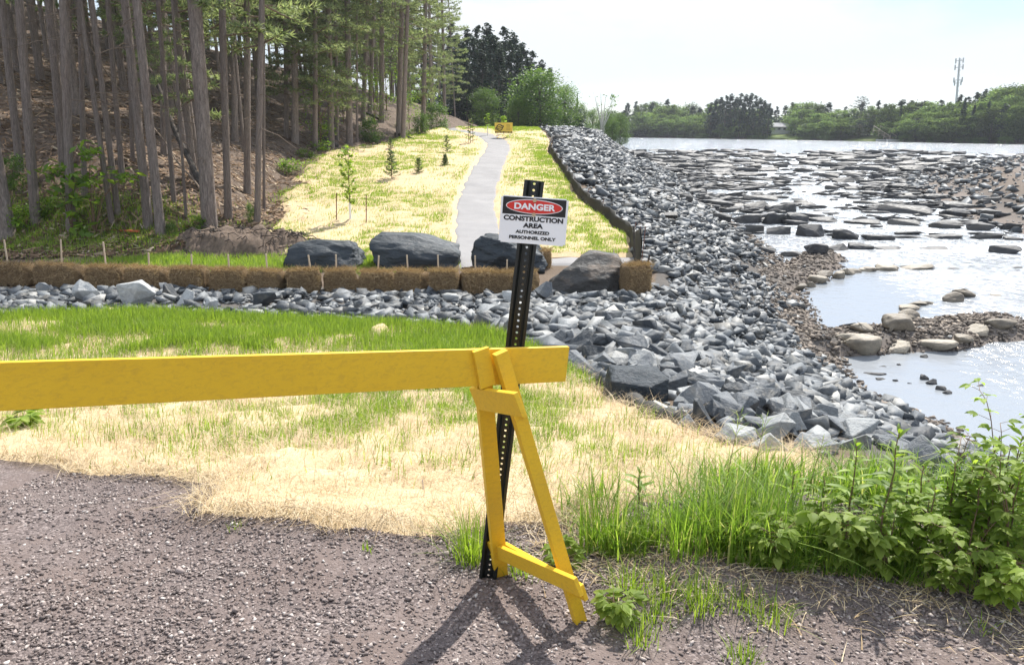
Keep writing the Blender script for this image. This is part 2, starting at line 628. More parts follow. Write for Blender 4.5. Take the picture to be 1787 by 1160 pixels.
M['field_grass'] = leaf_mat('field_grass', [(0, (.11, .19, .022)), (.5, (.18, .27, .04)), (1, (.30, .35, .08))], .5)
M['tall_grass'] = leaf_mat('tall_grass', [(0, (.075, .145, .016)), (.5, (.15, .25, .03)), (.9, (.25, .35, .06)), (1, (.44, .40, .2))], .5)
M['weed'] = leaf_mat('weed_leaf', [(0, (.12, .20, .025)), (.6, (.20, .30, .04)), (1, (.30, .40, .07))], .52, .5, .3)
M['broad'] = leaf_mat('bramble_leaf', [(0, (.15, .215, .035)), (.6, (.23, .315, .055)), (1, (.33, .41, .11))], .58, .55, .25)
M['maple'] = leaf_mat('sapling_leaf', [(0, (.10, .19, .022)), (.6, (.16, .27, .03)), (1, (.26, .36, .05))], .5)
M['decid'] = leaf_mat('tree_leaf', [(0, (.045, .095, .02)), (.55, (.085, .155, .03)), (1, (.14, .215, .05))], .45, .5, .3)
M['decid_far'] = leaf_mat('far_tree_leaf', [(0, (.05, .085, .033)), (.55, (.10, .15, .055)), (1, (.15, .20, .08))], .5, .8, .05, 1.6, 1.0)
M['pine'] = leaf_mat('pine_needle', [(0, (.12, .16, .085)), (.55, (.20, .25, .14)), (1, (.30, .34, .20))], .5, .55, .3)
M['dark_pine'] = leaf_mat('dark_pine_needle', [(0, (.018, .036, .024)), (.6, (.03, .055, .034)), (1, (.05, .08, .045))], .15, .6, .2)
M['conifer'] = leaf_mat('young_conifer_needle', [(0, (.10, .15, .06)), (1, (.18, .24, .10))], .4)


def m_bark(name, a, b, s=1.0):
    t = NT(name)
    v = t.coord('Object', (.7, .7, .42))
    g = t.coord('Object')
    n = t.ramp(t.noise(7 * s, 8, .75, v, .9), [(.3, 0.0), (.7, 1.0)])
    vo = t.new('TexVoronoi', Scale=5.0 * s); vo.feature = 'DISTANCE_TO_EDGE'
    wv_ = t.new('VectorMath', operation='ADD'); t.l.new(v, wv_.inputs[0]); nz_ = t.new('TexNoise', Scale=3.0, Detail=4.0); t.l.new(v, nz_.inputs['Vector']); t.l.new(nz_.outputs['Color'], wv_.inputs[1])
    t.l.new(wv_.outputs[0], vo.inputs['Vector'])
    pl = t.ramp(vo.outputs['Distance'], [(.0, .45), (.10, 1.0)])
    c = t.mix(t.math('MULTIPLY', n, pl), a, b)
    c = t.mix(t.ramp(t.noise(.55, 3, .5, g), [(.5, 0.0), (.75, .4)]), c, (.20, .125, .09))
    t.bump(t.math('ADD', t.math('MULTIPLY', pl, .6), n), .8, .05)
    return t.fin(c, .95, .1)


M['bark'] = m_bark('pine_bark', (.13, .106, .094), (.47, .395, .35))
M['dark_bark'] = m_bark('dead_bark', (.05, .045, .042), (.15, .13, .115))
M['twig'] = paint_mat('twig', (.20, .155, .12), .9, .1, .4, 3)
M['stem'] = paint_mat('stem', (.16, .10, .06), .7, .3, .3, 9)
M['pale_trunk'] = paint_mat('pale_trunk', (.55, .53, .48), .8, .2, .25, 5)
M['white_guard'] = paint_mat('white_guard', (.78, .77, .74), .6, .3, .06, 8)
M['rust'] = paint_mat('rusty_steel', (.16, .07, .045), .8, .2, .3, 14)
M['stake'] = paint_mat('stake_wood', (.50, .40, .29), .85, .15, .25, 18)
M['fence'] = paint_mat('silt_fabric', (.045, .042, .036), .75, .25, .3, 3)
M['black_steel'] = paint_mat('black_steel', (.012, .014, .013), .33, .5, .3, 9)
M['grey_steel'] = paint_mat('galvanised_steel', (.42, .44, .45), .5, .5, .15, 3)
M['white'] = paint_mat('sign_white', (.80, .80, .81), .4, .4, .02, 5)
M['black'] = paint_mat('sign_black', (.016, .015, .015), .45, .4, .1, 5)
M['red'] = paint_mat('sign_red', (.62, .035, .025), .4, .4, .06, 5)
M['bolt'] = paint_mat('bolt_brass', (.50, .38, .24), .45, .5, .2, 30)
M['orange'] = paint_mat('orange_plastic', (.50, .10, .05), .5, .4, .2, 4)
M['sign_yellow'] = paint_mat('sign_yellow', (.72, .52, .08), .5, .3, .1, 3)
M['house_wall'] = paint_mat('house_wall', (.50, .50, .48), .8, .2, .1, 1)
M['roof'] = paint_mat('roof_shingle', (.20, .20, .215), .8, .2, .15, 1)
M['glass'] = paint_mat('window_glass', (.03, .035, .04), .15, .5, .1, 1)
M['dock_wood'] = paint_mat('dock_wood', (.34, .29, .23), .8, .2, .2, 1)

t = NT('yellow_paint')
v = t.coord('Object')
gr = t.coord('Object', (3, 60, 60))
c = t.mix(t.noise(3, 5, .6, v), (.68, .40, .02), (.80, .51, .03))
c = t.mix(t.math('MULTIPLY', t.ramp(t.noise(1.3, 6, .75, gr, .8), [(.48, 0.0), (.68, 1.0)]), .55), c, (.52, .30, .035))
c = t.mix(t.math('MULTIPLY', t.ramp(t.noise(1.7, 3, .5, v), [(.55, 0.0), (.75, 1.0)]), .35), c, (.48, .31, .06))
c = t.mix(t.math('MULTIPLY', t.ramp(t.noise(5, 6, .75, v), [(.64, 0.0), (.78, 1.0)]), .35), c, (.40, .24, .05))
t.bump(t.noise(5, 5, .6, gr), .25, .004)
M['yellow'] = t.fin(c, .55, .3)

t = NT('path_asphalt')
p = t.pos()
c = t.mix(t.noise(1.4, 5, .6, p), (.22, .215, .215), (.33, .32, .315))
c = t.mix(t.ramp(t.noise(130, 3, .7, p), [(.4, 0.0), (.7, .5)]), c, (.20, .19, .19))
st = t.new('Mapping'); st.inputs['Scale'].default_value = (.4, 2.2, 1); t.l.new(p, st.inputs['Vector'])
c = t.mix(t.ramp(t.noise(2.6, 5, .7, st.outputs['Vector']), [(.56, 0.0), (.7, .5)]), c, (.21, .195, .19))
t.bump(t.noise(160, 3, .7, p), .3, .01)
M['path'] = t.fin(c, .9, .2)

t = NT('bale_straw')
v = t.coord('Object')
sv = t.coord('Object', (.4, 1, 2.4))
n = t.noise(34, 6, .75, sv, 1.5)
c = t.ramp(n, [(.3, (.09, .056, .03)), (.5, (.29, .195, .105)), (.7, (.54, .40, .23))])
t.bump(n, 1.0, .09)
M['bale'] = t.fin(c, .95, .1)
M['bale_strand'] = leaf_mat('bale_strand', [(0, (.16, .10, .055)), (.5, (.36, .245, .13)), (1, (.56, .42, .25))], .2, .8, .1, 1.0)

t = NT('river_water')
p = t.pos()
sp = t.new('SeparateXYZ'); t.l.new(p, sp.inputs[0])
m1 = t.new('Mapping'); m1.inputs['Scale'].default_value = (1.0, 1.0, .3); t.l.new(p, m1.inputs['Vector'])
rip = t.noise(3.2, 5, .62, m1.outputs['Vector'], .6)
rip2 = t.noise(.75, 4, .55, m1.outputs['Vector'], .4)
chop = t.attr('chop')
h = t.math('MULTIPLY', t.math('ADD', t.math('MULTIPLY', rip, 1.0), t.math('MULTIPLY', rip2, 1.6)), chop)
t.bump(h, 1.0, .34)
foam_glint = t.math('MULTIPLY', t.attr('foam_glint'), t.ramp(t.noise(2.6, 6, .7, m1.outputs['Vector'], 1.0), [(.42, 0.0), (.60, 1.0)]))  # white painted into the water colour: foam plus the sun sparkle of the rapids
c = t.mix(foam_glint, t.mix(chop, (.23, .245, .26), (.27, .29, .31)), (.75, .78, .8))
t.fin(c, t.ramp(foam_glint, [(0, .16), (1, .6)]), .5)
t.bsdf.inputs['IOR'].default_value = 1.45
M['water'] = t.m
# ================================================================== SETTING
def axis(parts):
    out = [parts[0][0]]
    for a, b, h0, h1 in parts:
        v, h = a, h0
        n = max(2, int(abs(b - a) / ((h0 + h1) / 2)))
        wgt = np.linspace(h0, h1, n); wgt = wgt / wgt.sum() * (b - a)
        out += list(a + np.cumsum(wgt))
    return np.array(out)


def grid_mesh(xs, ys, zf, keep=None):
    X, Y = np.meshgrid(xs, ys)
    Z = zf(X, Y)
    nx, ny = len(xs), len(ys)
    idx = np.arange(nx * ny).reshape(ny, nx)
    q = np.stack([idx[:-1, :-1], idx[:-1, 1:], idx[1:, 1:], idx[1:, :-1]], -1).reshape(-1, 4)
    V = np.stack([X, Y, Z], -1).reshape(-1, 3)
    if keep is not None:
        k = keep(X, Y).ravel()
        q = q[k[q].any(1)]
        used = np.zeros(len(V), bool); used[q.ravel()] = True
        mp = np.cumsum(used) - 1
        V = V[used]; q = mp[q]
    return V, q


def add_attr(me, name, vals):
    a = me.attributes.new(name, 'FLOAT', 'POINT')
    a.data.foreach_set('value', np.asarray(vals, np.float32))


# outlines on the ground, read off where they lie
E_NEAR = gpts([-420, -150, 0, 60, 130, 230, 350, 350, 328, 450, 600, 780, 870, 1000, 1060, 1200, 1330, 1450],
              [770, 785, 802, 815, 828, 835, 855, 870, 905, 915, 930, 938, 930, 925, 900, 878, 862, 838])[:, :2]
E_FAR = gpts([1400, 1290, 1220, 1150, 1080, 1000, 930, 850, 700, 500, 300, 100, 0, -300, -700],
             [800, 778, 756, 733, 695, 652, 612, 584, 572, 560, 551, 550, 556, 560, 560])[:, :2]
SWALE = [tuple(p) for p in E_NEAR] + [tuple(p) for p in E_FAR]
GRAVEL_POLY = [(-30, E_NEAR[0][1] + .3)] + [tuple(p) for p in E_NEAR] + [(3.4, 4.4), (30, 4.4), (30, -30), (-30, -30)]
PATH_W = gpts([868, 850, 842, 838, 844, 856, 866, 866, 848, 846], [520, 470, 440, 400, 360, 330, 300, 272, 252, 243])
PATH_C = [(-.5, 18.2), (-.85, 20.5), (-1.05, 23), (-1.2, 26), (-1.2, 30), (-1.0, 35), (-.8, 40), (-.75, 44), (-1.0, 48), (-1.8, 52), (-3.2, 56), (-5, 60)]
PATH_R = [(-.4, 18.7), (3.4, 18.9)]


FENCE_PX = [(1113, 478, 396), (1106, 452, 398), (1098, 414, 388), (1060, 384, 362), (1024, 358, 337), (1000, 330, 310), (984, 306, 288), (972, 287, 270), (962, 272, 256), (957, 262, 248), (962, 250, 243), (985, 245, 239), (1005, 243, 237)]
FENCE_PT = gpts([q[0] for q in FENCE_PX], [q[1] for q in FENCE_PX])


def fence_x(y):
    a = FENCE_PT[:11]; return np.interp(y, a[:, 1], a[:, 0])


def toe_x(y):
    a = np.array(TOE[3:13]); return np.interp(y, a[:, 1], a[:, 0])


def m_swale(x, y):
    return sdf(x, y, SWALE) + .10 * fbm(x * 2.2, y * 2.2, 31, 4) * sstep(9, 6, y) + .12 * fbm(x * 1.1, y * 1.1, 32, 3) * sstep(6, 9, y)


def m_path(x, y):
    d = seg_dist(x, y, PATH_C, False)
    d2 = seg_dist(x, y, PATH_R, False)
    hw = np.interp(y, [18, 22, 30, 45, 60], [.74, .68, .68, .70, .66])
    return np.maximum(hw - d, .45 - d2) + .05 * fbm(x * 1.3, y * 1.3, 36, 3)


def m_field(x, y):
    l = x - toe_x(y) - .4; r = fence_x(y) - .05 - x
    f = np.minimum(np.minimum(l, r), np.minimum(y - 19.6 - .15 * np.clip(-x - 3, 0, 9), 78 - y))
    return np.minimum(f + .55 * fbm(x * .5, y * .5, 51, 4) * np.where(l < 4, 1, .15), 9) 


def m_gravel(x, y):
    return sdf(x, y, GRAVEL_POLY)


def m_bank(x, y):
    return np.minimum(x - K4(y) + .1, 1.0) 


xs = axis([(-260, -60, 14, 5), (-60, -16, 4, .5), (-16, -5, .4, .09), (-5, 5, .065, .065), (5, 18, .08, .4), (18, 60, .5, 2.5), (60, 420, 4, 14)])
ys = axis([(-14, 1, 1.2, .12), (1, 6, .05, .06), (6, 20, .08, .16), (20, 45, .18, .35), (45, 110, .4, 1.2), (110, 300, 1.6, 6), (300, 1800, 12, 160)])
V, Q = grid_mesh(xs, ys, H)
gme = np_mesh('ground', V, quads=Q, mat=M['ground'], smooth=True)
gx, gy = V[:, 0], V[:, 1]
nz = fbm(gx * .9, gy * .9, 61, 4)
forest_w = sstep(-.8, .9, sdf(gx, gy, TOE_POLY) + .5 * nz)
add_attr(gme, 'gravel', sstep(-.15, .1, m_gravel(gx, gy)))
add_attr(gme, 'forest', forest_w * (gy < 235))
bk = ((gx > K4(gy) - .2) & (gy > 4)) | ((gy > 11.8) & (gy < 15.6) & (gx > -30))
add_attr(gme, 'bank', np.where(bk, 1.0, 0.0) * sstep(K8Z(gy) * 0 - 4, 2, K7(gy) + 3 - gx) * (sdf(gx, gy, SHORE_POLY) < -1))
dw = V[:, 2] - zw(gy)
add_attr(gme, 'sand', np.where((gx > K4(gy)) & (gy < 95) & (gy > 4), np.maximum(sstep(.45, .1, dw + .15 * nz), sstep(3, 9, gx - K7(gy))), 0))
add_attr(gme, 'meadow', np.maximum(sstep(2, 6, sdf(gx, gy, SHORE_POLY)), sstep(72, 80, gy) * (gx < K5(gy) - 2) * (1 - forest_w)))
ground = link('ground', gme, kind='structure')

# ---- water
wxs = axis([(3, 26, .16, .22), (26, 70, .3, 1.2), (70, 460, 3, 14)])
wys = axis([(-6, 8, .5, .3), (8, 36, .16, .22), (36, 95, .3, .7), (95, 330, 1.5, 7)])
V, Q = grid_mesh(wxs, wys, lambda x, y: zw(y) + 0 * x, keep=lambda x, y: H(x, y) < zw(y) + .25)
wme = np_mesh('river_water', V, quads=Q, mat=M['water'], smooth=True)
wx, wy = V[:, 0], V[:, 1]
shore_d = wx - K5(wy)
calm = np.maximum(sstep(7.0, 2.0, shore_d) * sstep(40, 28, wy), sstep(23, 17, wy) * .75)
rapid = sstep(24, 34, wy) * sstep(96, 90, wy)
chop = np.clip((.35 + .50 * rapid) * (1 - .88 * calm), .05, 1)
chop = np.where(wy > 95, .55, chop)
add_attr(wme, 'chop', chop)
stepln = .5 + .5 * np.sin((wy + .12 * np.abs(wx - 18) + 1.2 * fbm(wx * .2, wy * .2, 71, 3)) * 2 * np.pi / 5.2)
add_attr(wme, 'foam_glint', np.clip(rapid * (1 - calm) * (.45 + .55 * sstep(.45, .9, stepln)) * sstep(0, 3, shore_d), 0, 1))
link('river_water', wme, kind='structure')


def overlay(name, mask, x0, x1, y0, y1, res, thick, mat, kind, lump=0.0, edge=.12):
    xs = np.arange(x0, x1 + res, res); ys = np.arange(y0, y1 + res, res)

    def z(x, y):
        m = mask(x, y)
        t = sstep(-edge * .3, edge, m)
        return H(x, y) - .025 + (thick + .025) * t + lump * t * np.clip(.35 + fbm(x * 3.1, y * 3.1, 81, 4), 0, 2)
    V, Q = grid_mesh(xs, ys, z, keep=lambda x, y: mask(x, y) > -edge)
    me = np_mesh(name, V, quads=Q, mat=mat, smooth=True)
    return link(name, me, kind=kind)


overlay('straw_mulch', m_swale, -11, 4, 2.6, 13.4, .055, .035, M['straw'], 'stuff', .03)
overlay('straw_mulch', lambda x, y: np.minimum(m_field(x, y), .1 - m_path(x, y)), -13, 8, 19, 79, .16, .07, M['straw'], 'stuff', .05)
overlay('footpath', m_path, -6, 4, 18, 62, .07, .045, M['path'], 'structure', 0, .08)

# ================================================================== STONES
def hull_bm(n, seed, sq=(1, 1, 1), boxy=.5):
    g = random.Random(seed)
    bm = bmesh.new()
    for _ in range(n):
        p = Vector((g.uniform(-1, 1), g.uniform(-1, 1), g.uniform(-1, 1)))
        m = max(abs(p.x), abs(p.y), abs(p.z)); q = p / m
        p = q.normalized() * (1 - boxy) + q * boxy * .8
        bm.verts.new((p.x * sq[0], p.y * sq[1], p.z * sq[2]))
    r = bmesh.ops.convex_hull(bm, input=bm.verts)
    bmesh.ops.delete(bm, geom=[v for v in bm.verts if not v.link_faces], context='VERTS')
    bmesh.ops.dissolve_limit(bm, angle_limit=R(14), verts=bm.verts, edges=bm.edges)
    return bm


def fit(bm):
    """box of the stone becomes -.5..+.5 in each direction"""
    lo = Vector([min(v.co[i] for v in bm.verts) for i in range(3)])
    hi = Vector([max(v.co[i] for v in bm.verts) for i in range(3)])
    for v in bm.verts:
        v.co = Vector([(v.co[i] - (lo[i] + hi[i]) / 2) / (hi[i] - lo[i]) for i in range(3)])


def bm_template(bm):
    fit(bm)
    bmesh.ops.triangulate(bm, faces=bm.faces)
    bm.verts.index_update()
    V = np.array([v.co[:] for v in bm.verts]); T = np.array([[v.index for v in f.verts] for f in bm.faces])
    bm.free()
    return V, T


LOW = [bm_template(hull_bm(7 + k % 4, 100 + k, boxy=.55 + .06 * (k % 6))) for k in range(18)]
CHIP = [bm_template(hull_bm(7 + k % 2, 300 + k)) for k in range(8)]


def rough_stone(name, seed, mat, n=13, boxy=.5, bevel=.035, sub=0, amp=.0, freq=1.6, round_=False):
    bm = hull_bm(n, seed, boxy=boxy); fit(bm)
    bmesh.ops.bevel(bm, geom=list(bm.edges), offset=bevel, segments=2 if round_ else 1, affect='EDGES', profile=.5)
    bmesh.ops.triangulate(bm, faces=bm.faces)
    for _ in range(sub):
        bmesh.ops.subdivide_edges(bm, edges=[e for e in bm.edges if e.calc_length() > .09], cuts=1, use_grid_fill=True)
        bmesh.ops.triangulate(bm, faces=bm.faces)
    if sub:
        off = Vector((seed * 1.7, seed * .3, 0))
        for _ in range(2 if round_ else 0):
            bmesh.ops.smooth_vert(bm, verts=bm.verts, factor=.5, use_axis_x=True, use_axis_y=True, use_axis_z=True)
        for v in bm.verts:
            d = mnoise.fractal(v.co * freq * 2.2 + off, .9, 2.1, 5)
            r = 1 - abs(mnoise.noise(v.co * freq * 1.3 + off * 2))
            v.co += v.co.normalized() * amp * (d * .8 + (r - .7) * 1.1)
    fit(bm)
    me = bpy.data.meshes.new(name)
    bm.to_mesh(me); bm.free()
    if round_: me.polygons.foreach_set('use_smooth', [True] * len(me.polygons))
    me.materials.append(mat)
    return me


STONES = [rough_stone('riprap_stone', 500 + k, M['stone'], 9 + k % 4, .55 + .07 * (k % 5), .018, 2, .03) for k in range(11)]
SLABS = [rough_stone('river_rock', 700 + k, M['slab'], 14, .75, .04, 2, .05) for k in range(7)]
PALES = [rough_stone('riprap_stone', 520 + k, M['pale_stone'], 10 + k % 3, .7, .02, 2, .035) for k in range(5)]
TANS = [rough_stone('river_boulder', 800 + k, M['tan_stone'], 13, .3, .09, 2, .04, round_=True) for k in range(5)]

ORD = ['first', 'second', 'third', 'fourth', 'fifth', 'sixth', 'seventh', 'eighth', 'ninth', 'tenth', 'eleventh', 'twelfth',
       'thirteenth', 'fourteenth', 'fifteenth', 'sixteenth', 'seventeenth', 'eighteenth', 'nineteenth', 'twentieth']
TAKEN = []          # (x, y, r) of hand placed stones


def stone_at(name, meshes, px, py, wpx, hpx, label, cat, group=None, water=False, k=None, deep=.62, sink=.3, tilt=.14):
    """a stone whose visible foot stands at the pixel, sized by what it covers"""
    p = gpt(px, py, water)
    d = depth_of(p)
    W = wpx * d / FPX; Hh = hpx * d / FPX / .96
    D = W * deep
    Hh = max(Hh * 1.15 - D * .4 * abs(p.z - CAM_Z) / max(p.y, 1), Hh * .75, W * .08)
    me = meshes[(int(px * 7 + py) if k is None else k) % len(meshes)]
    o = link(name, me, None, (p.x, p.y + D * .45, 0), None, label, cat, group)
    zb = hz(p.x, p.y + D * .2)
    if water: zb = max(zb, float(zw(p.y)) - .05)
    tot = Hh * (1 + sink)
    o.location.z = zb - Hh * sink + tot / 2
    flip = 1 if int(px) % 2 else -1
    o.rotation_euler = (random.uniform(-tilt, tilt), random.uniform(-tilt, tilt), random.uniform(-.25, .25) + (math.pi if flip < 0 else 0))
    o.scale = (W, D, tot)
    TAKEN.append((p.x, p.y + D * .45, W * .5))
    return o


# ---- the four big boulders and one block
def big_boulder(pts, seed, mat, label, px0, px1, ytop, ybot, depth_m, rz=0, amp=.05):
    bm = bmesh.new()
    for q in pts: bm.verts.new(q)
    bmesh.ops.convex_hull(bm, input=bm.verts)
    bmesh.ops.delete(bm, geom=[v for v in bm.verts if not v.link_faces], context='VERTS')
    fit(bm)
    bmesh.ops.bevel(bm, geom=list(bm.edges), offset=.025, segments=2, affect='EDGES', profile=.5)
    bmesh.ops.triangulate(bm, faces=bm.faces)
    for _ in range(4):
        bmesh.ops.subdivide_edges(bm, edges=[e for e in bm.edges if e.calc_length() > .06], cuts=1)
        bmesh.ops.triangulate(bm, faces=bm.faces)
    off = Vector((seed, seed * 2, 0))
    for v in bm.verts:
        q = v.co * 2.4 + off
        d = mnoise.fractal(q, .85, 2.1, 6)
        r = (1 - abs(mnoise.noise(q * .8))) - .75
        v.co += v.co.normalized() * amp * (d + r * 1.2)
    fit(bm)
    me = bpy.data.meshes.new('boulder'); bm.to_mesh(me); bm.free(); me.materials.append(mat)
    me.polygons.foreach_set('use_smooth', [True] * len(me.polygons))
    me.set_sharp_from_angle(angle=R(24))
    p = gpt((px0 + px1) / 2, ybot)
    d = depth_of(p)
    W = (px1 - px0) * d / FPX
    Hh = (ybot - ytop) * d / FPX * .93
    o = link('boulder', me, None, (p.x, p.y + depth_m * .4, p.z + Hh / 2 - .04), None, label, 'boulder')
    o.scale = (W, depth_m, Hh + .08); o.rotation_euler.z = rz
    TAKEN.append((p.x, p.y + depth_m * .4, W * .5))
    return o


big_boulder([(-.5, -.3, -.5), (-.42, -.4, -.1), (-.34, -.2, .36), (-.05, -.1, .5), (.12, -.1, .4), (.2, -.25, .42), (.33, -.1, .46), (.42, -.2, .2), (.5, -.2, -.3),
             (.4, -.45, -.5), (-.2, -.5, -.5), (-.3, .4, .3), (.4, .4, .3), (.5, .4, -.5), (-.5, .4, -.5), (.05, -.45, .1)], 3, M['boulder'],
            'low blue-grey boulder with a notched top beside the dirt mound', 484, 628, 418, 470, 1.1)
big_boulder([(-.5, -.2, .38), (-.46, -.4, .12), (-.38, -.45, -.5), (-.3, -.1, .5), (.0, -.05, .44), (.42, -.15, .14), (.5, -.3, -.05), (.48, -.4, -.5), (.1, -.5, -.1),
             (-.4, .4, .45), (.1, .5, .4), (.5, .4, .1), (.5, .4, -.5), (-.4, .4, -.5), (-.1, -.48, .15)], 8, M['boulder'],
            'largest dark boulder, with a sloping flat top, left of the path end', 641, 803, 407, 473, 1.2)
big_boulder([(-.5, -.2, .2), (-.45, -.35, -.5), (-.42, -.1, .45), (-.15, -.1, .5), (.1, -.2, .3), (.3, -.3, .05), (.5, -.2, -.25), (.45, -.4, -.5), (-.1, -.5, 0),
             (-.3, .4, .4), (.4, .4, .2), (.5, .4, -.5), (-.5, .4, -.5), (0, -.45, .3)], 14, M['boulder'],
            'jagged shiny blue-black boulder partly behind the danger sign', 820, 957, 407, 475, 1.1, amp=.075)
big_boulder([(-.5, -.2, -.3), (-.45, -.35, -.5), (-.34, -.15, .05), (-.05, -.05, .42), (.2, -.02, .5), (.42, -.05, .46), (.5, -.2, .3), (.46, -.35, -.45), (.38, -.45, -.5),
             (.25, -.42, .0), (-.1, -.46, -.1), (.1, .5, .45), (.5, .4, .4), (.5, .4, -.5), (-.5, .4, -.5), (.44, -.3, .05)], 21, M['brown_boulder'],
            'grey boulder with a dusty brown top at the end of the bale row', 955, 1090, 441, 514, 1.15)
big_boulder([(-.48, -.4, -.5), (-.5, -.3, .32), (-.36, .1, .5), (.3, .1, .42), (.5, -.2, .3), (.48, -.35, -.4), (.12, -.5, -.5), (.1, -.5, .22), (-.4, .5, .45), (.45, .5, .35),
             (.5, .5, -.5), (-.5, .5, -.5)], 30, M['boulder'],
            'squared dark block of rock with a pinkish flat top beside the buried sock', 1062, 1170, 650, 706, .5, .1, amp=.03)

# ---- conspicuous single stones of the bank
for (px, py, wv, hv, k, lab) in [
        (1360, 797, 86, 44, 1, 'pale flat-topped slab of riprap nearest the tall weeds'), (1288, 785, 70, 38, 2, 'grey wedge stone just left of the pale flat-topped slab'),
        (1430, 795, 76, 36, 3, 'broad grey stone just right of the pale flat-topped slab'), (1215, 706, 62, 32, 4, 'pale sloping stone just right of the squared dark block'),
        (1230, 745, 40, 44, 5, 'upright grey stone below the squared dark block'), (1156, 722, 62, 26, 6, 'flat pale grey stone leaning on the buried sock'),
        (1332, 706, 54, 24, 7, 'flat light stone in the middle of the lower riprap bank'), (1336, 738, 32, 26, 8, 'brownish cube-like stone on the lower riprap bank'),
        (1594, 754, 34, 18, 0, 'rounded grey stone at the water edge behind the weeds'), (1195, 752, 44, 26, 1, 'dark stone at the tip of the buried sock'),
        (235, 532, 68, 36, 2, 'largest pale wedge stone in the strip below the bales'), (146, 525, 54, 30, 3, 'long ridged stone left of the largest pale wedge stone'),
        (318, 535, 40, 26, 4, 'pale angular stone in the strip, right of the largest wedge stone'), (296, 524, 34, 24, 5, 'grey peaked stone against the bales, right of the largest wedge stone'),
        (74, 516, 26, 20, 6, 'dark stone against the bales near the far end of the strip'), (460, 536, 42, 24, 7, 'blocky stone in the middle of the strip below the bales'),
        (368, 540, 22, 18, 8, 'small bright stone at the grass edge of the strip'), (950, 524, 34, 28, 0, 'dark standing stone beside the sign post below the bale row'),
        (905, 530, 60, 20, 2, 'flat pale stone just behind the sign post')]:
    stone_at('riprap_stone', PALES if any(q in lab.split() for q in ('pale', 'light', 'bright', 'flat', 'broad')) else STONES, px, py, wv, hv, lab, 'stone', 'large stones picked out of the riprap', k=k, tilt=.25)

# ---- tan boulders along the two gravel bars
def zoomed(lst, ox, oy, s): return [(ox + a / s, oy + b / s, c / s, d / s) for a, b, c, d in lst]


TAN1 = zoomed([(1030, 512, 220, 82), (1190, 500, 160, 54), (1370, 494, 195, 52), (1490, 466, 120, 36), (1545, 432, 150, 45), (1655, 400, 150, 42), (1065, 412, 150, 54), (1190, 405, 150, 70),
               (1235, 350, 110, 48), (1250, 308, 120, 30), (1255, 285, 120, 28), (1310, 280, 80, 22), (1430, 270, 95, 42), (1525, 250, 155, 46), (1620, 243, 54, 12), (975, 445, 120, 30)], 1100, 420, 2.521)
for i, (px, py, a, b) in enumerate(sorted(TAN1, key=lambda q: q[0])):
    stone_at('river_boulder', TANS, px, py, a, b, 'tan rounded boulder, %s from the left on the nearer gravel bar' % ORD[i], 'boulder', 'tan boulders on the nearer gravel bar', True, i)
TAN2 = zoomed([(740, 222, 85, 34), (800, 205, 60, 30), (830, 190, 100, 34), (855, 165, 90, 24), (920, 168, 75, 34), (985, 152, 82, 38), (1045, 138, 80, 28), (1140, 133, 105, 30), (1275, 128, 140, 26)], 1100, 420, 2.521)
for i, (px, py, a, b) in enumerate(sorted(TAN2, key=lambda q: q[0])):
    stone_at('river_boulder', TANS, px, py, a, b, 'low tan boulder, %s from the left on the farther gravel bar' % ORD[i], 'boulder', 'tan boulders on the farther gravel bar', True, i + 2)
SM = zoomed([(1300, 612, 38, 28), (1330, 632, 48, 30), (1372, 660, 44, 26), (1400, 674, 40, 22), (1550, 644, 38, 18), (1025, 660, 34, 16), (1170, 618, 26, 16), (1115, 558, 38, 12), (1185, 548, 22, 14),
             (1455, 696, 18, 7), (1230, 628, 22, 14), (1300, 516, 36, 20), (1080, 590, 110, 18), (1110, 612, 50, 18)], 1100, 420, 2.521)
for i, (px, py, a, b) in enumerate(sorted(SM, key=lambda q: q[0])):
    stone_at('shallow_stone', SLABS, px, py, a, b, 'small dark stone, %s from the left in the near shallow pool' % ORD[i], 'stone', 'small stones in the near pool', True, i)

